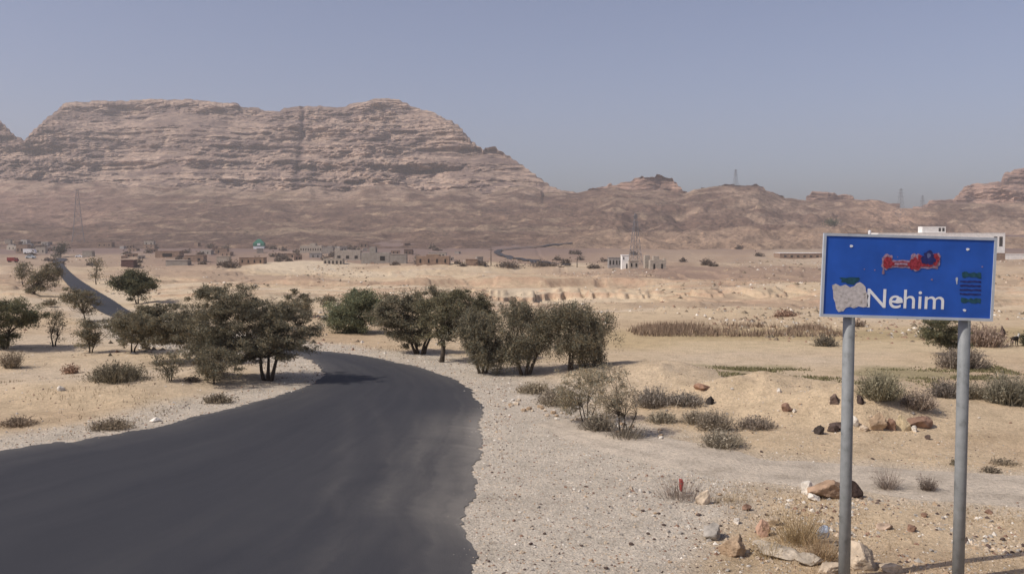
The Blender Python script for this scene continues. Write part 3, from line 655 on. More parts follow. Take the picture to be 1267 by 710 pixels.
def tree(name, u, v, crowns, label, cat='tree', trunks=1, dens=1.0, col=(0.17, 0.15, 0.10), droop=0.0, flat=0.55, spread=0.5, group='trees on the valley floor', seed=0, thick=1.0, lsz=1.0, pos=None):
    """crowns: (u centre, v centre, half width px, half height px) at the tree's own distance"""
    r = np.random.default_rng(seed + 1000); p = pos or hit(u, v); sc = p.y / FPX
    root = empty(name, p, 0, label, cat, group)
    px1 = max(sc, 0.010)
    cl, wts = [], []
    for cu, cvv, rx, rz in crowns:
        c = at(cu, cvv, p.y + r.uniform(-0.2, 0.2) * rx * sc) - p; cl.append((np.array(c), rx * sc, rz * sc)); wts.append(rx * rz)
    wts = np.array(wts) / sum(wts); area = sum(4 * 0.78 * a[2] * a[3] for a in crowns)
    ncl = int(max(14, area / 26)); tips = []
    for _ in range(ncl):
        c, a, b = cl[r.choice(len(cl), p=wts)]
        d = r.normal(size=3); d /= np.linalg.norm(d); rad = r.uniform(0.25, 1) ** 0.45
        q = c + d * rad * np.array([a, a * 0.85, b]); q[2] += 0.0
        q = c + (q - c) * (1 + 0.17 * r.normal())
        tips.append(q)
    tips = np.array(tips); tips[:, 2] = np.maximum(tips[:, 2], 0.12)
    nl = int(area * 4.4 * dens); idx = r.integers(0, ncl, nl)
    rk = np.array([1.0, 1.0, flat]) * (5.6 * sc) * (0.6 + 0.8 * r.random(ncl))[idx][:, None]
    off = r.normal(size=(nl, 3)) * rk * 0.62
    if droop: off[:, 2] -= np.abs(r.normal(size=nl)) * droop * 10 * sc; 
    cen = tips[idx] + off; cen[:, 2] = np.maximum(cen[:, 2], 0.03)
    lv, lf = leaf_cloud(cen, 3.0 * sc * lsz, 0.8 * sc * lsz, (-0.9 if droop else 0.15), r)
    shade = (0.75 + 0.55 * r.random(ncl))[idx] * r.uniform(0.8, 1.25, nl)
    lc = np.array(col)[None, :] * 1.2 * np.array([[1.0, 1.0, 1.02]]) * shade[:, None] * (1 + 0.12 * r.normal(size=(nl, 1)) * np.array([[1.0, 0.3, -0.4]]))
    # wood
    mb = MB(); H = max(t[2] for t in tips); lowest = min(c[2] - b for c, a, b in cl)
    stems = []
    for k in range(trunks):
        a = r.uniform(-0.3, 0.3) + (k - (trunks - 1) / 2) * spread
        hh = max(lowest, 0.25 * H) * r.uniform(0.9, 1.25); bx = (k - (trunks - 1) / 2) * 0.05 * H
        top = Vector((bx + math.sin(a) * hh * 0.9, r.uniform(-0.2, 0.2) * hh, hh))
        m1 = Vector((bx + math.sin(a) * hh * 0.30 + r.normal() * 0.03 * hh, r.normal() * 0.04 * hh, hh * 0.45))
        rb = 0.028 * H * thick
        mb.tube([(bx * 0.6, 0, -0.15), m1, top], [rb, rb * 0.72, rb * 0.55], 7); stems.append((top, rb * 0.55))
    trunk = mb.build('trunk', M_bark, root, True)
    mb = MB(); nb = min(ncl, 46)
    for q in tips[r.permutation(ncl)[:nb]]:
        q = Vector(q); s, rb = min(stems, key=lambda t_: (t_[0] - q).length + r.uniform(0, 0.3) * H)
        m_ = s.lerp(q, 0.5) + Vector((r.normal(), r.normal(), r.normal() + 0.4)) * 0.06 * H
        mb.tube([s, m_, q], [rb * 0.6, rb * 0.32, max(rb * 0.1, 0.004)], 4)
    mb.build('branches', M_bark, root)
    mesh_np('crown', lv, lf, M_leaf, cols=np.repeat(np.clip(lc, 0.005, 1), 4, 0), parent=root)
    return root

def bush(name, u, v, w, h, label, col=(0.17, 0.14, 0.105), n=None, cat='bush', group='low bushes on the sand', seed=0, leafy=0.6, pos=None, lean=0.9, tw=1.0):
    r = np.random.default_rng(seed + 5000); p = pos or hit(u, v); sc = p.y / FPX
    root = empty(name, p, 0, label, cat, group)
    W_, H_ = w * sc / 2, h * sc; n = n or int(w * h * 0.55 + 60)
    base = r.normal(size=(n, 3)) * np.array([W_ * 0.42, W_ * 0.34, 0]); base[:, 2] = -0.02
    d = np.c_[base[:, 0] / (W_ + 1e-6) * lean + r.normal(size=n) * 0.45, base[:, 1] / (W_ + 1e-6) * lean + r.normal(size=n) * 0.45, np.ones(n) * 1.1]
    d /= np.linalg.norm(d, axis=1)[:, None]
    env = np.sqrt(np.clip(1 - (base[:, 0] / (W_ * 1.15)) ** 2, 0.12, 1))
    L = H_ * 1.05 * env * r.uniform(0.45, 1.1, n)
    tip = base + d * L[:, None]; wd = max(0.9 * sc * tw, 0.006) * r.uniform(0.5, 1.3, n)
    ang = r.uniform(0, np.pi, n); s = np.c_[np.cos(ang), np.sin(ang), np.zeros(n)] * wd[:, None]
    mid = (base + tip) / 2 + r.normal(size=(n, 3)) * (L * 0.06)[:, None]
    v_ = np.stack([base - s / 2, base + s / 2, mid + s / 2, tip, mid - s / 2, mid - s / 2], 1)
    V_ = np.stack([base - s / 2, base + s / 2, mid + s * 0.4, mid - s * 0.4, tip + s * 0.1, tip - s * 0.1], 1).reshape(-1, 3)
    k = np.arange(n)[:, None] * 6
    F_ = np.concatenate([k + np.array([[0, 1, 2, 3]]), k + np.array([[3, 2, 4, 5]])])
    col = tuple(c_ * 1.3 for c_ in col); cl = np.array(col)[None, :] * np.repeat(r.uniform(0.6, 1.4, n), 6)[:, None]
    mesh_np('stems', V_, F_, M_bush, cols=cl, parent=root)['kind'] = 'stuff'
    nl = int(n * 3.2 * leafy)
    if nl:
        i = r.integers(0, n, nl); t = r.uniform(0.35, 1.05, nl)[:, None]
        cen = base[i] * (1 - t) + tip[i] * t + r.normal(size=(nl, 3)) * 1.6 * sc; cen[:, 2] = np.maximum(cen[:, 2], 0.01)
        lv, lf = leaf_cloud(cen, 3.0 * sc, 1.2 * sc, 0.3, r)
        lc = np.array(col)[None, :] * 1.05 * np.repeat(r.uniform(0.6, 1.4, nl), 4)[:, None]
        mesh_np('foliage', lv, lf, M_bush, cols=lc, parent=root)
    return root

_oc = [0]
def T(*a, **k): _oc[0] += 1; k.setdefault('seed', _oc[0]); o = tree(*a, **k); return o
G = (0.115, 0.105, 0.066)
T('acacia_tree', 331, 471, [(300,402,64,32),(352,404,42,30),(285,376,44,22),(325,432,60,16),(262,432,36,22),(262,362,20,9)], 'wide dark acacia on the inside of the bend with a forked V-shaped trunk', trunks=3, spread=0.36, flat=0.6, thick=0.9, dens=1.1)
T('acacia_tree', 252, 448, [(205,402,55,26),(240,410,40,22),(180,398,36,20)], 'low spreading acacia hiding the road, left of the forked acacia', trunks=2, flat=0.55, dens=1.3)
T('acacia_tree', 164, 436, [(166,408,26,22),(150,402,16,14)], 'acacia on thin twin stems where the road goes behind the leaves', trunks=2, flat=0.4)
T('sapling', 211, 471, [(207,445,17,16),(214,462,12,8)], 'scrawny sapling in front of the low spreading acacia', dens=0.38, trunks=2)
T('sapling', 264, 475, [(268,448,34,20),(262,462,14,9)], 'thin shrubby acacia with drooping leaves just left of the forked trunk', dens=0.55, trunks=1)
T('acacia_tree', 170, 376, [(170,352,27,17),(160,347,18,11)], 'small round dark tree standing right of the far road', trunks=2, dens=1.5, col=(0.10,0.10,0.06))
T('acacia_tree', 7, 432, [(5,388,38,20),(-25,385,30,22),(30,392,22,9),(5,418,16,12)], 'dark acacia cut off by the left edge of the picture', trunks=2, dens=1.3, col=(0.125,0.12,0.07))
T('sapling', 112, 437, [(112,408,19,15),(108,424,12,9)], 'small bushy acacia on bare sand below the far road', trunks=2, dens=0.8)
T('sapling', 67, 428, [(70,402,9,20)], 'tall wispy sapling standing alone on the sand', dens=0.45, trunks=2, spread=0.15)
T('acacia_tree', 106, 398, [(104,374,20,13),(88,366,12,9)], 'thin acacia overlapping the left side of the far road', dens=0.9)
T('acacia_tree', 42, 364, [(50,348,13,12),(62,338,12,13),(40,356,8,7)], 'leafy tree by the left edge of the far road', dens=1.0, trunks=2)
T('acacia_tree', 28, 352, [(29,334,9,12)], 'slim tree left of the far road, behind the leafy one', dens=0.7)
T('acacia_tree', 119, 352, [(119,325,5,6),(119,338,3,8)], 'thin dark pole-like tree right of the far road', dens=0.9)
T('acacia_tree', 372, 392, [(372,373,17,13)], 'olive tree crown showing above the right end of the forked acacia', dens=1.1)
T('acacia_tree', 402, 388, [(403,372,10,9)], 'small round bush-like tree between two larger ones behind the bend', dens=1.0)
T('acacia_tree', 442, 412, [(440,388,37,22),(450,372,24,13),(425,395,22,16)], 'broad greener tree with leaves down to the ground behind the bend', trunks=3, dens=1.35, col=(0.15,0.155,0.09), flat=0.7)
T('acacia_tree', 520, 438, [(500,386,38,24),(535,372,40,16),(508,412,28,16),(478,392,16,18)], 'dark acacia with several thin stems beside the outside of the bend', trunks=4, spread=0.3, dens=1.2)
T('acacia_tree', 546, 448, [(560,380,46,22),(545,408,28,16),(588,392,28,20)], 'dark acacia on a single straight trunk beside the outside of the bend', trunks=1, dens=1.2, thick=1.5, col=(0.14,0.125,0.075))
T('acacia_tree', 597, 462, [(600,420,32,26),(588,398,28,20),(606,440,24,12)], 'drooping grey-green acacia, third along the outside of the bend', trunks=3, droop=0.5, dens=1.1)
T('acacia_tree', 650, 464, [(655,408,36,30),(640,378,20,13),(640,430,22,14)], 'feathery acacia with three stems next to the rightmost big tree', trunks=3, spread=0.3, droop=0.8, dens=1.0)
T('acacia_tree', 706, 458, [(708,406,46,28),(700,383,34,15),(728,428,26,18),(745,395,14,12)], 'rightmost big feathery tree of the row, with drooping branches', trunks=2, spread=0.25, droop=0.9, dens=1.05)
T('sapling', 726, 522, [(720,476,34,24),(706,494,24,18),(738,468,20,14)], 'thin leaning sapling with sparse leaves at the gravel edge', dens=0.34, trunks=4, spread=0.25, thick=0.5, col=(0.24,0.205,0.135))
T('sapling', 772, 540, [(755,480,28,28),(772,500,18,26),(742,505,18,16)], 'bent sapling with a curved bare stem, outermost at the gravel edge', dens=0.28, trunks=3, spread=0.3, thick=0.45, col=(0.26,0.22,0.15))
T('acacia_tree', 1178, 440, [(1165,410,26,17),(1180,418,18,14)], 'dark green tree partly hidden by the right sign post', dens=1.35, col=(0.11,0.105,0.06), thick=1.1)
T('acacia_tree', 75, 319, [(75,308,6,6),(71,314,5,4)], 'small dark tree at the far end of the road', dens=1.3, col=(0.07, 0.07, 0.05))
T('acacia_tree', 1276, 428, [(1278,418,14,11)], 'dark shrubby tree at the right edge of the picture', dens=1.4, col=(0.075, 0.075, 0.045))
T('acacia_tree', 1045, 280, [(1030,275,5,3.5)], 'lone green tree high on the slope above the blue sign', dens=1.5, col=(0.07, 0.085, 0.05), pos=hit2(1030, 279))

B_ = bush
bl = [
 (145, 471, 62, 24, 'wide olive-grey bush on the sand left of the road', (0.15, 0.13, 0.09)),
 (270, 498, 34, 12, 'low flat bush on the verge beside the inside of the bend', (0.17, 0.14, 0.10)),
 (22, 526, 46, 11, 'low brown tuft near the left edge above the road', (0.20, 0.155, 0.11)),
 (138, 530, 52, 13, 'dry scrub tuft on the left verge close to the asphalt', (0.21, 0.17, 0.12)),
 (88, 462, 16, 12, 'small reddish dry bush on the left sand', (0.26, 0.17, 0.12)),
 (14, 455, 14, 24, 'thin dead bush under the acacia at the left edge', (0.22, 0.18, 0.13)),
 (238, 472, 18, 7, 'dark little bush at the foot of the scrawny sapling', (0.12, 0.10, 0.08)),
 (808, 503, 34, 26, 'rounded grey bush at the left end of the bushes on the mound', (0.19, 0.165, 0.135)),
 (848, 501, 46, 16, 'flat grey bush between the rounded bush and the dark hole', (0.19, 0.165, 0.135)),
 (862, 524, 30, 18, 'dry bush growing below the flat grey bush', (0.23, 0.195, 0.145)),
 (884, 532, 34, 26, 'upright dry bush in the middle of the sandy bushes', (0.22, 0.185, 0.14)),
 (935, 530, 46, 16, 'spreading bush standing alone in front of the low mound', (0.20, 0.165, 0.13)),
 (893, 552, 48, 22, 'pale spiky bush nearest the dirt track', (0.26, 0.225, 0.17)),
 (820, 522, 34, 14, 'greyish scrub beside the bent sapling', (0.22, 0.19, 0.14)),
 (775, 542, 46, 24, 'grey twiggy bush at the foot of the bent sapling', (0.18, 0.155, 0.12)),
 (740, 532, 36, 22, 'grey bush under the leaning sapling', (0.18, 0.155, 0.12)),
 (690, 500, 46, 20, 'dry grass bush in the shade of the rightmost big tree', (0.24, 0.20, 0.15)),
 (662, 486, 40, 14, 'low pale scrub under the feathery acacia', (0.24, 0.20, 0.14)),
 (842, 617, 56, 34, 'bare twiggy bush on the gravel with a red rag caught in it', (0.19, 0.15, 0.12)),
 (1088, 494, 38, 36, 'grey-green bush seen between the two sign posts', (0.20, 0.18, 0.12)),
 (1134, 504, 40, 22, 'small brown bush between the posts, behind the stones', (0.22, 0.175, 0.135)),
 (1170, 492, 26, 24, 'dark bush touching the left side of the right post', (0.14, 0.12, 0.10)),
 (1200, 492, 30, 20, 'dry bush showing right of the right post', (0.21, 0.18, 0.13)),
 (1247, 500, 40, 40, 'tall grey-green bush near the right edge', (0.16, 0.145, 0.105)),
 (1190, 455, 50, 26, 'dead spreading bush behind the right post', (0.17, 0.14, 0.11)),
 (1213, 428, 52, 27, 'heap of brown thorn brush beside the goat', (0.24, 0.18, 0.14)),
 (1184, 575, 14, 8, 'tiny bush on sand right of the posts', (0.17, 0.145, 0.1)),
 (1098, 606, 18, 34, 'thin dead stalks at the edge of the dirt track between the posts', (0.20, 0.16, 0.13)),
 (1148, 608, 16, 22, 'dark dead weed at the near edge of the dirt track', (0.13, 0.10, 0.08)),
 (1022, 428, 22, 16, 'small shrub at the right end of the brown brush strip', (0.14, 0.12, 0.09)),
 (1242, 574, 34, 7, 'low creeping weed near the right edge', (0.19, 0.155, 0.11)),
 (1226, 584, 20, 8, 'small dark weed left of the creeping weed', (0.14, 0.115, 0.085)),
 (952, 688, 46, 26, 'yellow dry grass tuft behind the flat slab in front', (0.33, 0.25, 0.14)),
 (990, 672, 60, 52, 'tall straw-coloured weed left of the left post', (0.30, 0.22, 0.12)),
 (1018, 692, 44, 40, 'brown weed clump touching the foot of the left post', (0.27, 0.19, 0.11)),
 (905, 622, 50, 14, 'sparse dry stalks on the gravel edge', (0.34, 0.27, 0.18)),
 (1062, 404, 18, 8, 'small brown scrub under the sign', (0.22, 0.17, 0.13)),
 (972, 392, 26, 9, 'reddish brown scrub in the field left of the sign', (0.25, 0.165, 0.12)),
 (185, 386, 10, 5, 'small scrub beside the round dark tree', (0.16, 0.13, 0.09)),
 (62, 378, 16, 7, 'scrub patch above the wispy sapling', (0.18, 0.15, 0.1)),
]
for i, (u, v, w, h, lab, c) in enumerate(bl):
    twig = 'twiggy' in lab or 'stalks' in lab
    bush('dry_bush', u, v, w, h, lab, c, seed=i, leafy=0.12 if twig or v > 600 else 0.75, n=(220 if twig else (int(w * h * 0.16 + 40) if v > 640 else None)), lean=1.2 if twig else 0.9, tw=0.55 if v > 600 else 1.0)
for i, (u, v, w, h, lab) in enumerate([
    (165, 330, 18, 5, 'dark scrub in the left middle distance'), (628, 331, 30, 8, 'dark shrub beside the end of the hairpin road'),
    (672, 330, 40, 6, 'long low scrub right of the dark shrub by the hairpin road'), (735, 332, 14, 4, 'small reddish scrub left of the grey house'),
    (700, 328, 8, 7, 'narrow shrub between the hairpin road and the grey house'), (595, 329, 12, 6, 'dark clump behind the parked white car'),
    (520, 327, 10, 6, 'dark bush at the left of the rubble walls'), (874, 328, 8, 7, 'single shrub right of the ruined house'),
    (285, 331, 22, 9, 'brown scrub among the village ruins'), (350, 321, 12, 5, 'scrub left of the stone block building')]):
    bush('scrub', u, v, w, h, lab, (0.12, 0.095, 0.075), n=160, seed=200 + i, group='distant scrub', pos=hit2(u, v) if v < 340 else None)

def blades(name, pts, hgt, wid, col, label, cat=None):
    n = len(pts); r = np.random.default_rng(hash(name) % 1000 if False else len(name) * 7 + n % 97)
    x, y = pts[:, 0], pts[:, 1]; z = ground_z(x, y); base = np.c_[x, y, z - 0.02]
    d = r.normal(size=(n, 3)) * 0.38; d[:, 2] = 1; d /= np.linalg.norm(d, axis=1)[:, None]
    h = hgt * r.uniform(0.4, 1.15, n); ang = r.uniform(0, np.pi, n); s = np.c_[np.cos(ang), np.sin(ang), ang * 0] * (wid * r.uniform(0.5, 1.5, n))[:, None]
    tip = base + d * h[:, None]
    V_ = np.stack([base - s, base + s, tip], 1).reshape(-1, 3); F_ = np.arange(3 * n).reshape(n, 3)
    c = np.array(col)[None, :] * np.repeat(r.uniform(0.65, 1.35, n), 3)[:, None]
    o = mesh_np(name, V_, F_, M_bush, cols=c); return tag(o, label, cat, kind='stuff')
def scatter(n, f, x0, x1, y0, y1, seed):
    r = np.random.default_rng(seed); x = r.uniform(x0, x1, n * 4); y = r.uniform(y0, y1, n * 4); k = r.random(n * 4) < f(x, y); return np.stack([x[k], y[k]], 1)[:n]
a0 = base_hit(785, 417); a1 = base_hit(1070, 420)
pp = scatter(9000, lambda x, y: (x / y > a0.x / a0.y + 0.01 * vnoise(y * 3, x * 0)) * sstep(-0.2, 0.25, fbm(x * 0.45, y * 0.5, o=4, seed=77) + 0.08), a0.x, a1.x, a0.y, a0.y + 7, 5)
blades('dry_reeds', pp[:4800], 0.42, 0.02, (0.26, 0.19, 0.135), 'strip of brown dry reeds across the field left of the sign', 'reeds')
b0 = base_hit(890, 475); b1 = base_hit(1130, 452)
pp = scatter(9000, lambda x, y: sstep(0.0, 0.35, fbm(x * 0.5, y * 0.9, o=4, seed=78)) * (x / y > 0.2), b0.x, b1.x + 3, b0.y - 1, b0.y + 4.5, 6)
blades('green_weeds', pp, 0.10, 0.03, (0.18, 0.165, 0.085), 'sparse green weeds on the sand left of the posts', 'weeds')
pp = scatter(6500, lambda x, y: sstep(0.0, 0.5, fbm(x * 0.7, y * 0.7, o=4, seed=79) + 0.12) * (x > 3.6 + (20 - y) * 0.05) * (1 - (track_dist(x, y) < 1.4)), 3, 13, 12.2, 20.5, 7)
blades('dry_grass', pp, 0.085, 0.008, (0.36, 0.27, 0.16), 'thin dry grass around the sign posts', 'grass')
pp = scatter(6000, lambda x, y: sstep(0.1, 0.5, fbm(x * 0.4, y * 0.4, o=4, seed=80)) * (road_dist(x, y) > 0.8), -26, -4, 23, 46, 8)
blades('verge_grass', pp, 0.11, 0.014, (0.27, 0.21, 0.13), 'short dead grass on the sand left of the road', 'grass')

# ------------------------------------------------------------------ stones
def ico():
    t = (1 + 5 ** 0.5) / 2
    v = [Vector(p).normalized() for p in [(-1,t,0),(1,t,0),(-1,-t,0),(1,-t,0),(0,-1,t),(0,1,t),(0,-1,-t),(0,1,-t),(t,0,-1),(t,0,1),(-t,0,-1),(-t,0,1)]]
    f = [(0,11,5),(0,5,1),(0,1,7),(0,7,10),(0,10,11),(1,5,9),(5,11,4),(11,10,2),(10,7,6),(7,1,8),(3,9,4),(3,4,2),(3,2,6),(3,6,8),(3,8,9),(4,9,5),(2,4,11),(6,2,10),(8,6,7),(9,8,1)]
    return v, f
def subdiv(v, f):
    v = list(v); c = {}; o = []
    def m(a, b):
        k = (min(a, b), max(a, b))
        if k not in c: v.append(((v[a] + v[b]) / 2).normalized()); c[k] = len(v) - 1
        return c[k]
    for a, b, d in f:
        x, y, z = m(a, b), m(b, d), m(d, a); o += [(a, x, z), (b, y, x), (d, z, y), (x, y, z)]
    return v, o
I0 = ico(); I1 = subdiv(*I0); I2 = subdiv(*I1); I3 = subdiv(*I2)
def rock_arrays(base, seed, blocky=0.5):
    v = np.array([tuple(p) for p in base[0]]); r = np.random.default_rng(seed)
    # cut the ball by random planes for facets, then roughen
    rad = np.ones(len(v))
    for _ in range(15):
        n = r.normal(size=3); n /= np.linalg.norm(n); dpl = r.uniform(0.48, 0.85); k = v @ n
        rad = np.where(k * rad > dpl, dpl / np.maximum(k, 1e-3), rad)
    rad *= 1 + 0.20 * fbm(v[:, 0] * 2.5 + seed, v[:, 1] * 2.5, v[:, 2] * 2.5, o=4, seed=seed, g=0.6)
    return v * rad[:, None], np.array(base[1])
def stone(name, u, v, w, h, label, col, seed, dep=0.7, cat='stone', group='stones on the ground', base=None, sink=0.2, rz=0.0, tilt=0.0):
    p = hit(u, v); sc = p.y / FPX; vv, ff = rock_arrays(base or I3, seed)
    k = 0.78
    sx, sz = w * sc / 2 / k, h * sc / (2 * k) / (1 - sink); vv = vv * np.array([sx, sx * dep, sz])
    ca, sa = math.cos(tilt), math.sin(tilt); vv = np.c_[vv[:, 0] * ca - vv[:, 2] * sa, vv[:, 1], vv[:, 0] * sa + vv[:, 2] * ca]
    n = fbm(vv[:, 0] / sx * 2, vv[:, 1] / sx * 2, vv[:, 2] / sx * 2, o=3, seed=seed + 3)
    c = np.array(col)[None, :] * (1 + 0.55 * n)[:, None]
    o = mesh_np(name, vv, ff, M_rock, cols=np.clip(c, 0.01, 0.9), loc=(p.x, p.y + sx * dep * 0.5, p.z + sz * k * (1 - 2 * sink)))
    o.rotation_euler = (0, 0, rz); return tag(o, label, cat, group)
PALE = (0.47, 0.38, 0.28); TAN = (0.40, 0.29, 0.19); BR = (0.24, 0.15, 0.105); DK = (0.10, 0.072, 0.06); WH = (0.62, 0.57, 0.49); GR = (0.33, 0.30, 0.26)
big = [
 (910, 690, 34, 26, 'tan boulder with a dark shaded hollow, left of the flat slab', TAN, .8, -.35),
 (884, 668, 26, 16, 'grey flat stone propped up behind the tan boulder', GR, .8, .25),
 (966, 690, 54, 14, 'long flat slab tilted over its own shadow in front of the weeds', (0.42,0.36,0.28), .7, -.12),
 (1000, 700, 34, 12, 'short flat stone right of the long slab', (0.42,0.36,0.28), .7, -.15),
 (945, 664, 22, 20, 'reddish tan stone in the dry weeds', (0.42,0.27,0.19), .8, .2),
 (957, 650, 14, 11, 'pale pointed stone above the reddish one', PALE, .8, .1),
 (1068, 706, 44, 26, 'large pale boulder at the foot of the left post', PALE, .9, -.2),
 (1030, 712, 34, 14, 'low pale rock left of the left post foot', PALE, .8, 0),
 (1105, 708, 30, 10, 'low sandy rock between the posts at the bottom edge', PALE, .8, 0),
 (1030, 618, 42, 22, 'big rusty brown rock behind the left post', (0.33,0.225,0.15), .8, 0),
 (1056, 617, 20, 24, 'dark brown jagged rock just right of the left post', DK, .8, .5),
 (1001, 612, 16, 14, 'white stone left of the rusty brown rock', WH, .8, .2),
 (1008, 620, 22, 8, 'flat white stone in front of the rusty brown rock', WH, .8, -.3),
 (871, 624, 16, 16, 'cream pyramid stone beside the bush with the red rag', PALE, .8, 0),
 (1040, 532, 22, 8, 'low dark stone left of the left post on the track side', DK, .8, 0),
 (1016, 538, 13, 13, 'black jagged stone at the left end of the stone row', (0.05,0.04,0.035), .8, .4),
 (1032, 535, 13, 9, 'small dark stone second in the stone row', DK, .8, 0),
 (1057, 528, 13, 13, 'white round stone in the row right of the left post', WH, .8, 0),
 (1069, 533, 12, 8, 'small pale stone in the stone row', PALE, .8, 0),
 (1087, 533, 21, 20, 'tan boulder in the middle of the stone row', TAN, .8, 0),
 (1103, 533, 14, 14, 'small brown stone between the two boulders of the row', BR, .8, 0),
 (1119, 533, 18, 17, 'yellowish round boulder in the stone row', (0.50,0.40,0.25), .8, 0),
 (1140, 531, 28, 17, 'dark brown long rock at the right end of the row', BR, .8, .15),
 (1132, 534, 8, 7, 'little white stone in front of the yellowish boulder', WH, .8, 0),
 (1065, 500, 10, 12, 'dark pointed stone behind the left post', (0.07,0.05,0.042), .8, .3),
 (1034, 502, 14, 11, 'dark broken stone left of the left post', (0.14,0.10,0.08), .8, .3),
 (1149, 544, 7, 5, 'small dark stone alone below the end of the row', DK, .8, 0),
 (974, 510, 15, 9, 'brown flattish stone on the low mound', BR, .8, 0),
 (983, 511, 5, 5, 'tiny white stone beside the brown one on the mound', WH, .8, 0),
 (870, 483, 22, 8, 'reddish flat ledge stone above the bushes', (0.30,0.18,0.12), .8, 0),
 (880, 500, 11, 9, 'black stone at the right end of the flat bush', (0.035,0.03,0.027), .8, 0),
 (964, 487, 7, 7, 'white stone on the crest of the low mound', WH, .8, 0),
 (1128, 658, 12, 9, 'dark wedge stone between the posts', BR, .8, .5),
 (1098, 656, 20, 8, 'flat reddish stone between the posts', (0.36,0.27,0.20), .8, 0),
 (1145, 640, 9, 5, 'small brown stone left of the right post', BR, .8, 0),
 (1224, 636, 9, 5, 'brown stone right of the right post', BR, .8, 0),
 (925, 632, 12, 7, 'brown speckled stone on the gravel edge', BR, .8, 0),
 (912, 648, 10, 8, 'white stone above the propped grey one', WH, .8, 0),
 (75, 484, 9, 6, 'white stone on the sand left of the road', WH, .8, 0),
 (192, 522, 12, 6, 'flat white stone beside the asphalt on the left', WH, .8, 0),
 (1241, 417, 7, 12, 'dark upright stone left of the goat', DK, .8, .1),
]
for i, (u, v, w, h, lab, c, dp, tl) in enumerate(big):
    stone('boulder' if w > 18 else 'stone', u, v, w, h, lab, c, 40 + i, dp, tilt=tl, rz=0.4 * math.sin(i * 2.1))
lib = []
for k in range(6):
    vv, ff = rock_arrays(I1, 900 + k); c = np.array([WH, PALE, TAN, BR, GR, DK][k])[None, :] * (1 + 0.2 * rng.normal(size=(len(vv), 1)))
    me = mesh_np('stone', vv, ff, M_rock, cols=np.clip(c, 0.01, 0.9)); lib.append(me.data); bpy.data.objects.remove(me)
r_ = np.random.default_rng(99); cnt = 0
zones = [  # strewn stones: zone, how many, label, group
    (110, lambda: (r_.uniform(600, 1000), r_.uniform(600, 708)), 'small stone lying on the gravel shoulder or its weedy edge', 'small stones on the gravel shoulder', (4, 9)),
    (60, lambda: (r_.uniform(900, 1260), r_.uniform(615, 708)), 'small stone in the dry grass around the sign posts', 'small stones around the sign posts', (4, 10)),
    (70, lambda: (lambda t: (625 + 200 * t + r_.normal() * 9, 494 + 46 * t ** 0.8 + r_.normal() * 3.5))(r_.random()), 'pale stone in the line along the outer gravel edge', 'pale stones lining the gravel edge', (4, 9)),
    (45, lambda: (r_.uniform(780, 1260), r_.uniform(480, 575)), 'small stone on the sandy flat beyond the track', 'small stones on the sandy flat', (3, 6))]
CW = ['white', 'pale cream', 'tan', 'reddish brown', 'grey', 'dark brown']
for n, f, lab, grp, (s0, s1) in zones:
    for _ in range(n):
        u, v = f(); p = hit(u, v)
        if road_dist(np.array([p.x]), np.array([p.y]))[0] < 0.2: continue
        w = r_.uniform(s0, s1) * p.y / FPX / 2 * (1.25 if 'line' in lab else 1)
        kk = r_.choice([0, 1, 1, 2]) if 'pale' in lab else r_.choice([0, 1, 1, 2, 3, 4, 4, 5])
        o = bpy.data.objects.new('stone', lib[kk]); COL.objects.link(o); o.location = (p.x, p.y, p.z + w * 0.2)
        o.scale = (w, w * r_.uniform(0.6, 1), w * r_.uniform(0.45, 0.8)); o.rotation_euler = (0, 0, r_.uniform(0, 6.28)); tag(o, (CW[kk] + ' ' + lab.replace('small ', 'small ')).replace('cream pale', 'cream'), 'stone', grp)
# loose chippings, far too many to count
def pebbles(name, pts, smin, smax, label, seed):
    r = np.random.default_rng(seed); n = len(pts); bv = np.array([(1,0,0),(0,1,0),(-1,0,0),(0,-1,0),(0,0,1.0)]); bf = np.array([(0,1,4),(1,2,4),(2,3,4),(3,0,4)])
    z = ground_z(pts[:, 0], pts[:, 1]); s = smin * (smax / smin) ** (r.random(n) ** 2.2)
    V_ = bv[None] * s[:, None, None] * r.uniform(0.6, 1.1, (n, 5, 1)); V_[:, :, 2] *= 0.75
    a = r.uniform(0, 6.28, n); ca, sa = np.cos(a)[:, None], np.sin(a)[:, None]
    X = V_[:, :, 0] * ca - V_[:, :, 1] * sa + pts[:, 0][:, None]; Y = V_[:, :, 0] * sa + V_[:, :, 1] * ca + pts[:, 1][:, None]; Zq = V_[:, :, 2] + z[:, None]
    F_ = (bf[None] + (np.arange(n) * 5)[:, None, None]).reshape(-1, 3)
    pal = np.array([WH, PALE, PALE, GR, TAN, GR, BR, DK]); c = pal[r.integers(0, len(pal), n)] * r.uniform(0.8, 1.2, (n, 1))
    return tag(mesh_np(name, np.stack([X, Y, Zq], -1).reshape(-1, 3), F_, M_rock, cols=np.repeat(c, 5, 0)), label, 'gravel', kind='stuff')
pg = scatter(34000, lambda x, y: (12.5 / y) ** 1.2 * (road_dist(x, y) > -0.15 + 0.35 * vnoise(y * 2.2, x * 0, seed=4)) * np.where(x < np.interp(y, [12, 20, 30], [3.5, 6.5, 2]), 1.0, 0.45), -3, 12, 12, 34, 12)
pebbles('gravel', pg, 0.008, 0.035, 'loose grey chippings on the shoulder right of the road', 1)
pg = scatter(9000, lambda x, y: 0.15 + 0.85 * (road_dist(x, y) < 2.2) * (road_dist(x, y) > -0.05), -22, 0, 20, 46, 13)
pebbles('verge_gravel', pg, 0.015, 0.06, 'loose chippings on the verge left of the road', 2)

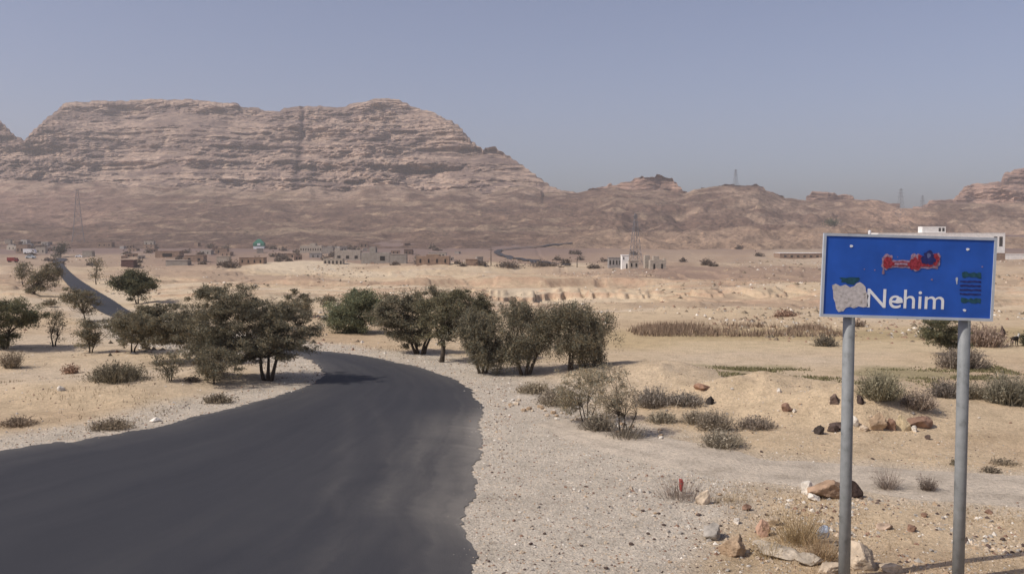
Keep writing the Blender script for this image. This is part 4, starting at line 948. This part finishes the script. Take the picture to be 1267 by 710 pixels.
def far_pts(n, seed):
    r = np.random.default_rng(seed); y = 40 * (620 / 40) ** r.random(n); x = y * r.uniform(-0.6, 0.6, n)
    k = (sstep(-0.1, 0.35, fbm(x / (3 + y * .08), y / (2 + y * .06), o=4, seed=91)) > r.random(n) * 0.9) & (road_dist(x, y) > 1.0); return np.stack([x[k], y[k]], 1)
def far_clumps(name, n, seed, smin, smax, pal, label):
    P_ = far_pts(n, seed); r = np.random.default_rng(seed + 1); m_ = len(P_); bv = np.array([(1,0,0),(0,1,0),(-1,0,0),(0,-1,0),(0,0,1.0)]); bf = np.array([(0,1,4),(1,2,4),(2,3,4),(3,0,4)])
    s_ = smin * (smax / smin) ** (r.random(m_) ** 1.6) * (0.35 + P_[:, 1] / 220)
    V_ = bv[None] * s_[:, None, None] * r.uniform(0.5, 1.2, (m_, 5, 1)); V_[:, :, 2] *= 0.7; z = ground_z(P_[:, 0], P_[:, 1]) - 0.02
    V_ = V_ + np.stack([P_[:, 0], P_[:, 1], z], 1)[:, None]
    c = np.array(pal)[r.integers(0, len(pal), m_)] * r.uniform(0.75, 1.25, (m_, 1))
    return tag(mesh_np(name, V_.reshape(-1, 3), (bf[None] + (np.arange(m_) * 5)[:, None, None]).reshape(-1, 3), M_rock, cols=np.repeat(c, 5, 0)), label, kind='stuff')
far_clumps('field_stones', 34000, 3, 0.06, 0.34, [PALE, TAN, BR, BR, WH, GR], 'stones strewn over the valley floor')
far_clumps('low_scrub', 9000, 5, 0.10, 0.5, [(0.20,0.155,0.11),(0.24,0.19,0.13),(0.16,0.13,0.09)], 'tiny scrub dotted over the valley floor')

# ------------------------------------------------------------------ the road sign
YS = 13.8
sg = empty('road_sign', (at(1122, 343, YS).x, YS, gz(at(1122, 343, YS).x, YS)), 0, 'large blue road sign reading Nehim on two grey steel posts', 'road sign')
def loc(u, v, dy=0.0):
    p = at(u, v, YS + dy); return p - sg.location
PW, PH = 2.44, 1.165
c0 = loc(1124, 343); rot = Matrix.Rotation(-R(1.6) * -1, 4, 'Y')
pl = MB(); pl.box(-PW/2, PW/2, 0, 0.03, -PH/2, PH/2); panel = pl.build('panel', M_blue, sg); panel.location = c0; panel.rotation_euler = (0, R(1.6), 0)
fr_ = MB(); b = 0.026
fr_.box(-PW/2 - .012, PW/2 + .012, -0.012, 0.036, PH/2 - b, PH/2 + .012); fr_.box(-PW/2 - .012, PW/2 + .012, -0.012, 0.036, -PH/2 - .012, -PH/2 + b)
fr_.box(-PW/2 - .012, -PW/2 + b, -0.0125, 0.0365, -PH/2 + b + .001, PH/2 - b - .001); fr_.box(PW/2 - b, PW/2 + .012, -0.0125, 0.0365, -PH/2 + b + .001, PH/2 - b - .001)
fo = fr_.build('border', M_border, sg); fo.location = c0; fo.rotation_euler = panel.rotation_euler
m_per_px = YS / FPX
def on_panel(o, lift): o.parent = sg; o.location = c0 + Vector((0, -lift, 0)); o.rotation_euler = panel.rotation_euler; return o
def pcoord(u, v):      # picture position on the sign -> metres on its face (before the tilt)
    x, z = (u - 1124) * m_per_px, -(v - 343) * m_per_px; a = R(1.6)
    return x * math.cos(a) - z * math.sin(a), x * math.sin(a) + z * math.cos(a)
def flat_poly(name, polys, mat, lift, thick=0.002):
    v, f = [], []
    for P_ in polys:
        q = [pcoord(*p) for p in P_]; n = len(q); b0 = len(v)
        v += [(x, 0, z) for x, z in q] + [(x, thick, z) for x, z in q]
        f.append(tuple(b0 + i for i in range(n))); f += [(b0 + i, b0 + n + i, b0 + n + (i + 1) % n, b0 + (i + 1) % n) for i in range(n)]
    me = bpy.data.meshes.new(name); me.from_pydata(v, [], f); me.update(); me.materials.append(mat)
    o = bpy.data.objects.new(name, me); COL.objects.link(o); return on_panel(o, lift)
def blob(cu, cv_, ru, rv, n=26, j=0.2, seed=0):
    r = np.random.default_rng(seed); ph = np.linspace(0, 2 * np.pi, n, endpoint=False)
    q = 1 + j * np.array([math.sin(3 * a + seed) * 0.5 + math.sin(7 * a + 2 * seed) * 0.3 + r.normal() * 0.4 for a in ph])
    return [(cu + ru * math.cos(a) * k, cv_ + rv * math.sin(a) * k) for a, k in zip(ph, q)]
def rough_rect(u0, u1, v0, v1, seed, j=0.8, step=3.0, skew=0.0):
    r = np.random.default_rng(seed); P_ = []
    for u in np.arange(u0, u1, step): P_.append((u, v0 + skew * (u - u0) + r.uniform(-j, j)))
    for v in np.arange(v0, v1, step): P_.append((u1 + r.uniform(-j, j), v + skew * (u1 - u0)))
    for u in np.arange(u1, u0, -step): P_.append((u, v1 + skew * (u - u0) + r.uniform(-j, j)))
    for v in np.arange(v1, v0, -step): P_.append((u0 + r.uniform(-j, j), v))
    return P_
SK = 0.028
# Latin name
cu_ = bpy.data.curves.new('lettering', 'FONT'); cu_.body = 'Nehim'; cu_.size = 1.0; cu_.extrude = 0.0; cu_.offset = 0.004
to = bpy.data.objects.new('lettering_source', cu_); COL.objects.link(to)
bpy.context.view_layer.update(); dg = bpy.context.evaluated_depsgraph_get()
me = bpy.data.meshes.new_from_object(to.evaluated_get(dg)); bpy.data.objects.remove(to)
co = np.array([v.co[:] for v in me.vertices]); x0, x1 = co[:, 0].min(), co[:, 0].max(); y0, y1 = co[:, 1].min(), co[:, 1].max()
(ax, az), (bx, bz) = pcoord(1073, 380.5), pcoord(1168.5, 383)
capN = 0.73
kx = (bx - ax) / (x1 - x0); kz = 23.5 * m_per_px / (y1 - y0)
for v in me.vertices: v.co = ((v.co.x - x0) * kx + ax, 0, (v.co.y - y0) * kz + az)
me.materials.clear(); me.materials.append(M_white); le = bpy.data.objects.new('lettering', me); COL.objects.link(le); on_panel(le, 0.004)
# torn sticker residue left of the name
flat_poly('peeled_patch', [[(1029.5,353),(1034,351),(1040,354),(1046,352),(1052,355.5),(1057,354),(1060,350.5),(1064,349),(1068,351.5),(1071,355),(1072,361),(1075,366),(1073.5,372),(1074.5,379),(1069,380.5),(1063,379),(1057,381.5),(1052,379.5),(1047,381),(1044,385),(1038,386),(1035,382),(1034,375),(1031.5,369),(1031,361)]], M_peel, 0.004)
# overpainted Arabic name: pale outline below, red strokes on top, a dark smear at its right
out = [blob(1098,324,8.2,9.5,seed=1), rough_rect(1100,1160,321.5,331,3,0.7,4,SK), blob(1134,324,9,10.5,seed=2,j=.25), blob(1155,322,8.5,9.5,seed=4,j=.2), rough_rect(1091.5,1094,325,339,5,0.5)]
for k, q in enumerate(out): flat_poly('faded_outline', [q], M_pink, 0.004 + 0.0008 * k)
strokes = [blob(1098,325,6.2,7.2,seed=1,j=.15), rough_rect(1102,1153,323.5,328.5,13,0.6,4,SK), blob(1131,327,6.5,7.5,seed=12,j=.25), blob(1139,321,4.0,6.0,seed=15,j=.25), blob(1157,321,4.2,7.5,seed=14,j=.2)]
for k, q in enumerate(strokes): flat_poly('red_stroke', [q], M_red, 0.0095 + 0.0008 * k)
flat_poly('pale_stroke', [rough_rect(1106,1122,325,327.6,23,0.3,4,SK)], M_pink, 0.0145)
flat_poly('dark_smear', [blob(1148,319,8.5,8.5,seed=31,j=.25)], M_dsmear, 0.0150)
flat_poly('grey_smear', [blob(1148,316,2.2,3,seed=33)], simple('smear grey', (0.10, 0.12, 0.25), 0.2, 9), 0.0158)
# worn symbols on the right and a green smear on the left
flat_poly('paint_smear', [blob(1052,347,11,4.5,seed=41,j=.3)], M_green, 0.004)
flat_poly('paint_smear', [rough_rect(1190,1214,337,343,43,1.2,3,SK)], M_green, 0.004)
flat_poly('paint_smear', [rough_rect(1190,1214,369,374,44,1.2,3,SK)], M_green, 0.004)
for k in range(4): flat_poly('worn_line', [rough_rect(1188, 1214, 347 + 5.2 * k, 349 + 5.2 * k, 50 + k, 0.5, 3, SK)], M_dsmear, 0.004)
flat_poly('worn_mark', [blob(1184,346.5,1.2,4,seed=60,j=.4)], M_border, 0.004)
for i, (u, v) in enumerate([(1052.5, 304.5), (1196.5, 308.5), (1194.5, 384)]):
    flat_poly('bolt', [blob(u, v, 2.0, 1.6, 12, 0.2, 70 + i)], M_white, 0.006, 0.006)
flat_poly('chipped_spot', [[(1103,374),(1106,371.5),(1108,372),(1111,368),(1115,367.5),(1117,370),(1117.5,374.5),(1111,375.5)]], M_white, 0.008)
flat_poly('peeled_chip', [blob(1082, 334, 0.8, 0.8, 8, .2, 80), blob(1153, 346, 1.3, 1, 8, .2, 81), blob(1069, 333, .7, .7, 8, .2, 82), blob(1215, 330, 1, .8, 8, .2, 83), blob(1110,318,.6,.6,8,.2,84)], M_pink, 0.005)
# posts and the rails behind the panel
def post(u, vtop):
    pt = at(u, 392, YS + 0.11) - sg.location; ztop = loc(u, vtop).z; mb = MB()
    n = 24; mb.tube([(pt.x, pt.y, -0.3), (pt.x, pt.y, 1.5), (pt.x, pt.y, ztop)], [0.083, 0.083, 0.083], n)
    o = mb.build('post', M_steel, sg, True)
    c = MB(); c.tube([(pt.x, pt.y, ztop + 0.0005), (pt.x, pt.y, ztop + 0.02)], [0.086, 0.08], n); c.build('post_cap', M_steel, sg)
    for dz in (0.25, 0.85):
        k = MB(); zz = ztop - dz; k.box(pt.x - 0.12, pt.x + 0.12, 0.031, 0.05, zz - 0.04, zz + 0.04); k.build('bracket', M_steel, sg)
post(1050.5, 296); post(1193.5, 301)
for v in (310, 372):
    k = MB(); q = loc(1124, v); k.box(-1.1, 1.1, 0.0, 0.028, -0.03, 0.03); o = k.build('rail', M_steel, sg); o.location = (q.x, 0.052 - 0.0, q.z); o.rotation_euler = (0, R(1.6), 0)

pg = scatter(2600, lambda x, y: sstep(-0.1, 0.4, fbm(x * 0.9, y * 0.9, o=3, seed=66)) * (track_dist(x, y) > 1.5), 2.2, 10, 12.8, 20, 14)
pebbles('rubble', pg, 0.018, 0.085, 'broken stones lying thickly in front of the dirt track', 3)
# ------------------------------------------------------------------ litter
def crumple(name, u, v, w, h, mat, label, cat, seed, dy=0.0, up=0.0):
    p = hit(u, v); sc = p.y / FPX; vv, ff = rock_arrays(I2, seed)
    vv = vv * (1 + 0.35 * fbm(vv[:, 0] * 3, vv[:, 1] * 3, vv[:, 2] * 3, o=3, seed=seed))[:, None] * np.array([w * sc / 2, w * sc / 3, h * sc / 2])
    o = mesh_np(name, vv, ff, mat, loc=(p.x, p.y + dy, p.z + h * sc * 0.4 + up)); return tag(o, label, cat)
crumple('cloth', 843, 612, 9, 22, M_cloth, 'crumpled red rag hanging in the bare twiggy bush', 'rag', 5, dy=0.05, up=0.02)
crumple('plastic_bag', 1019, 672, 20, 22, M_plastic, 'pale bluish plastic bag among the weeds left of the post', 'plastic bag', 6, up=0.08)

# ------------------------------------------------------------------ goat
def goat(u, v, hpx, label):
    p = hit(u, v); H = hpx * p.y / FPX; root = empty('goat', p, R(25), label, 'goat')
    pts = [(0,0,.62,.17),(.28,0,.66,.15),(.45,0,.78,.09),(.55,0,.95,.075),(.70,0,.90,.05),(-.28,0,.64,.16),(-.40,0,.66,.03),(-.46,0,.72,.015)]
    e = [(0,1),(1,2),(2,3),(3,4),(0,5),(5,6),(6,7)]
    for sx, par, bend in ((.26, 1, .02), (-.27, 5, -.05)):
        for sy in (-.09, .09):
            b0 = len(pts); pts += [(sx, sy, .48, .065), (sx + bend, sy, .25, .035), (sx, sy, .02, .03)]; e += [(par, b0), (b0, b0 + 1), (b0 + 1, b0 + 2)]
    for sy in (-1, 1):
        b0 = len(pts); pts += [(.50, .05 * sy, 1.02, .02), (.44, .09 * sy, .96, .012)]; e += [(3, b0), (b0, b0 + 1)]
    me = bpy.data.meshes.new('body'); me.from_pydata([(x * H, y * H, z * H) for x, y, z, _ in pts], e, []); o = bpy.data.objects.new('body', me); COL.objects.link(o); o.parent = root
    sk = o.modifiers.new('skin', 'SKIN'); 
    for d, q in zip(me.skin_vertices[0].data, pts): d.radius = (q[3] * H, q[3] * H)
    me.skin_vertices[0].data[0].use_root = True
    ss = o.modifiers.new('sub', 'SUBSURF'); ss.levels = ss.render_levels = 1
    m, n, l, b = nt('goat coat'); tc = n.new('ShaderNodeTexCoord'); sx = n.new('ShaderNodeSeparateXYZ'); l.new(tc.outputs['Object'], sx.inputs[0])
    r = ramp(n, [(0.0, (0.035, 0.03, 0.026)), (0.30 * H, (0.04, 0.033, 0.03)), (0.34 * H, (0.6, 0.57, 0.52))]); l.new(sx.outputs[0], r.inputs[0]); l.new(r.outputs[0], b.inputs['Base Color'])
    me.materials.append(m)
    for sy in (-1, 1):
        h = MB(); h.tube([(.53 * H, .03 * sy * H, 1.0 * H), (.49 * H, .045 * sy * H, 1.12 * H), (.42 * H, .05 * sy * H, 1.18 * H)], [.016 * H, .012 * H, .004 * H], 5); h.build('horn', M_goatb, root)
goat(1255, 428, 15, 'black goat with a white head standing near the right edge')

# ------------------------------------------------------------------ houses, walls, vehicles, pylons in the valley
def house(name, u0, u1, vt, vb, mat, label, cat='house', wins=(), doors=(), depth=None, roof=True, rmat=None, group=None, rz=0.0, wmat=None, extra=()):
    p = hit2((u0 + u1) / 2, vb); sc = p.y / FPX; W_ = (u1 - u0) * sc; H_ = (vb - vt) * sc; D_ = depth or max(4.0, W_ * 0.55)
    root = empty(name, (p.x, p.y, p.z - 0.3), rz, label, cat, group); H_ += 0.3
    mb = MB(); mb.box(-W_/2, W_/2, 0, D_, -1.5, H_)
    for a, b_, t in extra:   # blocks standing on the roof: fractions of the width, height px
        mb.box(-W_/2 + a * W_, -W_/2 + b_ * W_, D_ * .1, D_ * .9, H_ + 0.002, H_ + t * sc)
    mb.build('wall', mat, root)
    if roof:
        rb = MB(); e = 0.15; hh = 0.35
        rb.box(-W_/2 - e, W_/2 + e, -e, D_ + e, H_ + 0.003, H_ + hh * 0.4)
        if not extra: rb.build('roof', rmat or mat, root)
    for a, z0, z1, w in wins:
        k = MB(); x = -W_/2 + a * W_; k.box(x - w * sc / 2, x + w * sc / 2, -0.06, 0.05, z0 * H_, z1 * H_); k.build('window', wmat or M_hole, root)
    for a, z1, w in doors:
        k = MB(); x = -W_/2 + a * W_; k.box(x - w * sc / 2, x + w * sc / 2, -0.07, 0.05, 0.02, z1 * H_); k.build('door', M_hole, root)
    return root
wr = lambda n, z0, z1, w, a=0.1, b=0.9: [(a + (b - a) * (i + 0.5) / n, z0, z1, w) for i in range(n)]
house('stone_house', 753, 769, 320, 332, M_stone, 'grey stone wing with a row of windows, left part of the house in the plain', wins=wr(4, .35, .75, 1.6, 0, 1))
house('stone_house', 769.5, 778, 316, 332, M_plaster, 'white-topped tall block in the middle of the grey house', wins=[(.25, .7, .88, 1.2)], doors=[(.7, .4, 1.6)])
house('stone_house', 778.5, 790, 323, 332, M_stone2, 'low pale wing at the right end of the grey house', wins=wr(2, .3, .75, 1.8, 0, 1))
house('ruined_house', 798, 804, 316, 332, M_stone2, 'tall narrow wall stub at the left of the roofless ruin', 'ruin', roof=False)
house('ruined_house', 804.5, 824, 322, 332, M_stone2, 'roofless pale ruin with two dark door openings', 'ruin', doors=[(.25, .6, 2), (.75, .6, 2)], roof=False, extra=[(.22, .58, 5), (.9, 1.0, 2)])
house('white_building', 1086, 1243, 288.5, 318, M_plaster, 'long white building mostly hidden behind the blue sign', 'building', wins=[(.925, .45, .85, 4.2), (.968, .45, .85, 4.2)] + wr(12, .3, .6, 3, .05, .88), depth=14)
k = empty('rooftop_room', (at(1156.5, 288, 560).x, 0, 0), 0, 'dirty white rooftop room with two dark windows above the sign', 'rooftop room')
wb_ = [o for o in bpy.data.objects if o.name.startswith('white_building')][0]; scb = wb_.location.y / FPX; k.location = (at(1156.5, 288, wb_.location.y).x, wb_.location.y + 1.0, wb_.location.z + 29.5 * scb + 0.3 + 0.16)
m_ = MB(); m_.box(-14.5*scb, 14.5*scb, 0, 7, 0.002, 7.6*scb); m_.build('wall', M_plaster, k)
for xx in (7, 11.5): m_ = MB(); m_.box((xx-1.4)*scb, (xx+1.4)*scb, -.06, .05, 1.6*scb, 6*scb); m_.build('window', M_hole, k)
house('roof_room', 1142, 1171, 281.2, 289, M_plaster, 'dirty white rooftop room above the long white building', 'building', wins=[(.78, .2, .6, 2.3), (.92, .2, .6, 2.3)]) if False else None
house('outbuilding', 1243.5, 1276, 315, 320.5, M_plaster, 'low white wall running right from the white building', 'wall')
house('shed', 965, 1018, 313.5, 320, M_mud, 'long low shed with a pale roof edge left of the sign', 'shed', rmat=M_plaster, wins=wr(6, .3, .6, 3, .05, .95))
house('brick_house', 1226, 1243.6, 313.5, 322, M_mud, 'small brown mud house below the right end of the white building', 'house')
# green and white kiosk
p = hit2(320, 308); sc = p.y / FPX
k = empty('kiosk', p, 0, 'small green-topped hut with a white base on the village skyline', 'hut')
m_ = MB(); m_.box(-6.5*sc, 6.5*sc, 0, 4, -1, 3.5*sc); m_.build('wall', M_white, k)
m_ = MB(); m_.box(-7*sc, 7*sc, -0.3, 4.3, 3.52*sc, 7*sc); m_.build('storey', M_gpaint, k)
m_ = MB(); m_.box(-6.8*sc, 6.8*sc, -0.3, 4.3, 7.02*sc, 12*sc, 0.25); m_.build('roof', M_gpaint, k)
m_ = MB(); m_.box(-1.6*sc, 2.2*sc, -0.4, -0.31, 4.4*sc, 6.8*sc); m_.build('sign_panel', M_white, k)
vil = [
 (371, 398, 304.5, 313, M_stone2, 'speckled stone building with a small upper room', wr(9, .35, .65, 1.2, 0, 1), [(.45,.7,3)]),
 (398.5, 412, 306, 314, M_tin, 'grey shed right of the speckled stone building', [], ()),
 (414, 446, 310, 322, M_stone2, 'pale tan house with a dark doorway strip', wr(3, .2, .5, 4, 0, 1), [(.0,.2,3)]),
 (447, 482, 313, 326, M_tin, 'blue-grey tin shed with an open front', [(.75, .3, .7, 6)], [(.28,.5,7)]),
 (482.5, 503, 315, 326.5, M_tin, 'blue-grey tin lean-to at the right of the tin shed', [], ()),
 (400, 424, 320.5, 327, M_stone2, 'low spotted wall with doorways below the pale tan house', wr(5, .1, .7, 2, 0, 1), ()),
 (515, 556, 317, 328, M_mud, 'rubble walled brown compound', wr(4, .3, .7, 2, 0, 1), [(.3,.7,2)]),
 (530, 552, 313, 318, M_stone2, 'pale ruin standing behind the brown compound', wr(3, .2, .6, 2, 0, 1), ()),
 (576, 591, 321, 329, M_mud, 'small pinkish mud wall left of the white car', [], ()),
 (192, 222, 311, 319, M_mud, 'low mud house with a shaded porch', [(.5, .2, .7, 12)], ()),
 (228, 252, 316, 324, M_mud, 'brown ruin right of the mud house', wr(2, .2, .6, 3, 0, 1), ()),
 (266, 281, 308, 315, M_mud, 'small square brown hut', [(.3, .3, .7, 2)], ()),
 (268, 283, 318, 328, M_stone2, 'pale broken wall in the village', [], ()),
 (296, 326, 319, 327, M_mud, 'long brown mud wall below the green-topped hut', wr(4, .3, .7, 1.6, 0, 1), ()),
 (340, 366, 314, 319, M_mud, 'low brown yard wall', wr(3, .3, .7, 2, 0, 1), ()),
 (150, 165, 322, 330, simple('dark mud', (0.10, 0.055, 0.05), 0.3, 1), 'dark reddish hut above the round tree', [], ()),
 (102, 114, 311, 318.5, M_tin, 'bluish shed near the far end of the road', [], ()),
 (20, 34, 303, 314, M_mud, 'brown flat roofed house at the left end of the village', wr(3, .3, .6, 1.5, 0, 1), ()),
 (44, 56, 306, 314, M_stone2, 'pale house behind the white lorry', wr(2, .3, .6, 1.5, 0, 1), ()),
 (205, 232, 322.5, 328, M_tin, 'heap-like grey tin shelter in the village', [], ()),
 (120, 138, 300, 306, M_mud, 'brown house up the slope above the far road', wr(3, .3, .6, 1.5, 0, 1), ()),
 (178, 190, 298, 304, M_stone2, 'pale speckled hut up the slope', wr(2, .3, .6, 1.5, 0, 1), ()),
]
for u0, u1, vt, vb, mt, lab, wn_, ex in vil:
    house('village_house', u0, u1, vt, vb, mt, lab, 'house', wins=wn_, extra=ex, group='houses of the far village')
rv_ = np.random.default_rng(31); mts = [M_mud, M_mud, M_stone2, M_stone, M_tin, simple('dark mud brick', (0.13, 0.085, 0.065), 0.3, 1)]
for i in range(46):
    t_ = rv_.random(); uu = rv_.uniform(128, 600) if i % 3 else rv_.uniform(5, 60); vv_ = rv_.uniform(304, 326) if i % 3 else rv_.uniform(299, 312); ww = rv_.uniform(5, 15); hh_ = rv_.uniform(2.5, 6)
    if 'road' and 60 < uu < 95: continue
    house('village_hut', uu, uu + ww, vv_ - hh_, vv_, mts[rv_.integers(0, 6)], 'small half ruined hut among the houses, ' + ('left of the green-topped hut' if uu < 310 else 'right of the green-topped hut') + ' in the far village', 'hut', wins=wr(2, .2, .65, 1.4, .1, .9) if ww > 8 else (), group='small ruined huts of the far village', rz=rv_.uniform(-.4, .4), roof=rv_.random() < .5)
for i in range(60):
    uu = rv_.uniform(0, 600) if i % 6 else rv_.uniform(690, 1000); vv_ = rv_.uniform(306, 330); bush('scrub', uu, vv_, rv_.uniform(4, 10), rv_.uniform(1.5, 3.2), 'dark scrub clump on the plain ' + ('left of the green-topped hut' if uu < 310 else 'between the green-topped hut and the hairpin road' if uu < 620 else 'right of the hairpin road'), (0.115, 0.09, 0.07), n=90, seed=400 + i, group='dark scrub around the far village', pos=hit2(uu, vv_))
# tank and dark canopy on the roof behind the sign
p = at(1076, 289, 640); q = p
tk = empty('water_tank', p, 0, 'white roof tank showing above the left half of the sign', 'water tank')
m_ = MB(); m_.tube([(0,0,-3),(0,0,1.6)], [1.0,1.0], 12); m_.build('tank', M_white, tk); m_ = MB(); m_.tube([(0,0,1.61),(0,0,2.2)], [1.0,.35], 12); m_.build('lid', M_white, tk)
hs = house('roof_shelter', 1048, 1074, 288.5, 318, M_mud, 'dark flat roofed house whose roof just tops the sign', 'house')

def car(name, u, v, lpx, mat, label, cat, kind='car', pos=None):
    p = hit2(u, v); sc = p.y / FPX; L = lpx * sc; root = empty(name, p, 0, label, cat); h = L * 0.17
    def pr(name_, prof_, w, m, y0=0):
        n = len(prof_); vv = [(x * L, y0, z * L) for x, z in prof_] + [(x * L, y0 + w * L, z * L) for x, z in prof_]
        f = [tuple(range(n)), tuple(range(2 * n - 1, n - 1, -1))] + [(i, i + n, (i + 1) % n + n, (i + 1) % n) for i in range(n)]
        b = MB(); b.add(vv, f); return b.build(name_, m, root)
    if kind == 'car':
        pr('body', [(-.5,.08),(-.5,.22),(-.46,.25),(.28,.25),(.46,.21),(.5,.17),(.5,.08)], .36, mat); pr('cabin', [(-.38,.251),(-.30,.38),(.08,.38),(.24,.251)], .32, mat, .02 * L)
        pr('window', [(-.33,.262),(-.28,.355),(.06,.355),(.18,.262)], .003, M_glass, .013 * L)
    else:
        pr('body', [(-.5,.12),(-.5,.46),(.16,.46),(.16,.12)], .36, mat); pr('cabin', [(.18,.1),(.18,.42),(.38,.42),(.48,.25),(.5,.1)], .34, mat if kind != 'lorry2' else M_carw, .01 * L)
        pr('window', [(.25,.26),(.25,.38),(.36,.38),(.43,.26)], .004, M_glass, .004 * L)
    for x in (-.32, .30):
        for y in (-.004, .30):
            b = MB(); b.tube([(x * L, y * L, .085 * L), (x * L, y * L + .07 * L, .085 * L)], [.085 * L] * 2, 12); b.build('wheel', M_tyre, root)
car('lorry', 36, 315, 15, M_carw, 'white lorry parked at the left end of the village', 'lorry', 'lorry')
car('parked_car', 97, 318.5, 8.5, M_carw, 'white car right of the far end of the road', 'car')
car('parked_car', 37, 320, 12, simple('silver car paint', (.45,.5,.52), .1, 3, rough=.35, spec=.5), 'silver car just in front of the white lorry', 'car')
car('lorry', 15, 325, 13, M_carr, 'dark red lorry on the left verge', 'lorry', 'lorry')
car('parked_car', 593, 329, 8, M_carw, 'small white car in front of the hairpin road', 'car')

def pylon(u, v, hpx, label, wpx=12, y=None):
    p = hit2(u, v) if y is None else at(u, v, y); sc = p.y / FPX; H_ = hpx * sc; wb = wpx * sc / 2; root = empty('pylon', (p.x, p.y, p.z - 2), R(20), label, 'pylon', 'pylons'); H_ += 2
    t = max(0.12, 0.055 * sc); mb = MB(); wt = wb * 0.14
    def cn(z, k): w = wb + (wt - wb) * (z / H_) ** 0.8; return Vector((w * (1, 1, -1, -1)[k], w * (1, -1, -1, 1)[k], z))
    zs = [H_ * (1 - (1 - i / 8) ** 1.0) for i in range(9)]
    for i in range(8):
        for k in range(4):
            mb.tube([cn(zs[i], k), cn(zs[i + 1], k)], [t, t], 4)
            mb.tube([cn(zs[i], k), cn(zs[i + 1], (k + 1) % 4)], [t * .6] * 2, 3); mb.tube([cn(zs[i], (k + 1) % 4), cn(zs[i + 1], k)], [t * .6] * 2, 3)
            mb.tube([cn(zs[i + 1], k), cn(zs[i + 1], (k + 1) % 4)], [t * .6] * 2, 3)
    mb.build('lattice_tower', M_pylon, root)
    for z in (.72, .84, .95):
        a = MB(); w = wb * (1.1 if z < .9 else .8) ; zz = z * H_
        for s in (-1, 1): a.tube([(0, 0, zz + .02 * H_), (s * w, 0, zz)], [t, t * .6], 4); a.tube([(0, 0, zz - .01 * H_), (s * w, 0, zz)], [t * .7, t * .6], 4)
        a.build('crossarm', M_pylon, root)
pylon(97, 300, 65, 'grey lattice pylon in front of the left slope', 15)
pylon(786, 327, 62, 'lattice pylon behind the grey house', 15)
pylon(910, 232, 22, 'small pylon on the skyline above the rocky knob', 7, y=1440)
pylon(1114, 268, 34, 'pylon in the saddle above the blue sign', 10)
pylon(1141, 264, 22, 'fainter pylon right of the saddle one', 7, y=1440)
def pole(u, v, h, label):
    p = hit2(u, v); sc = p.y / FPX; r = empty('utility_pole', p, 0, label, 'pole', 'poles in the valley'); m = MB(); m.tube([(0,0,-.5),(0,0,h*sc)], [.22,.14], 8); m.build('shaft', M_wood, r)
    m = MB(); m.box(-1, 1, -.08, .08, h*sc*.92, h*sc*.92+.16); m.build('crossarm', M_wood, r)
pole(607.5, 330, 22, 'thin pole left of the hairpin road'); pole(714, 331, 11, 'short pole between the hairpin road and the grey house')

# ------------------------------------------------------------------ haze
hz = MB(); hz.box(-3600, 3600, -1250, 2500, -16, 262)
m = bpy.data.materials.new('haze'); m.use_nodes = True; n = m.node_tree.nodes; n.clear()
o_ = n.new('ShaderNodeOutputMaterial'); pv = n.new('ShaderNodeVolumePrincipled'); pv.inputs['Color'].default_value = (0.86, 0.835, 0.84, 1); pv.inputs['Density'].default_value = 0.00019; pv.inputs['Anisotropy'].default_value = 0.2
m.node_tree.links.new(pv.outputs[0], o_.inputs['Volume'])
hb = hz.build('haze', m); tag(hb, kind='stuff')
S.cycles.volume_bounces = 1; S.cycles.max_bounces = 6
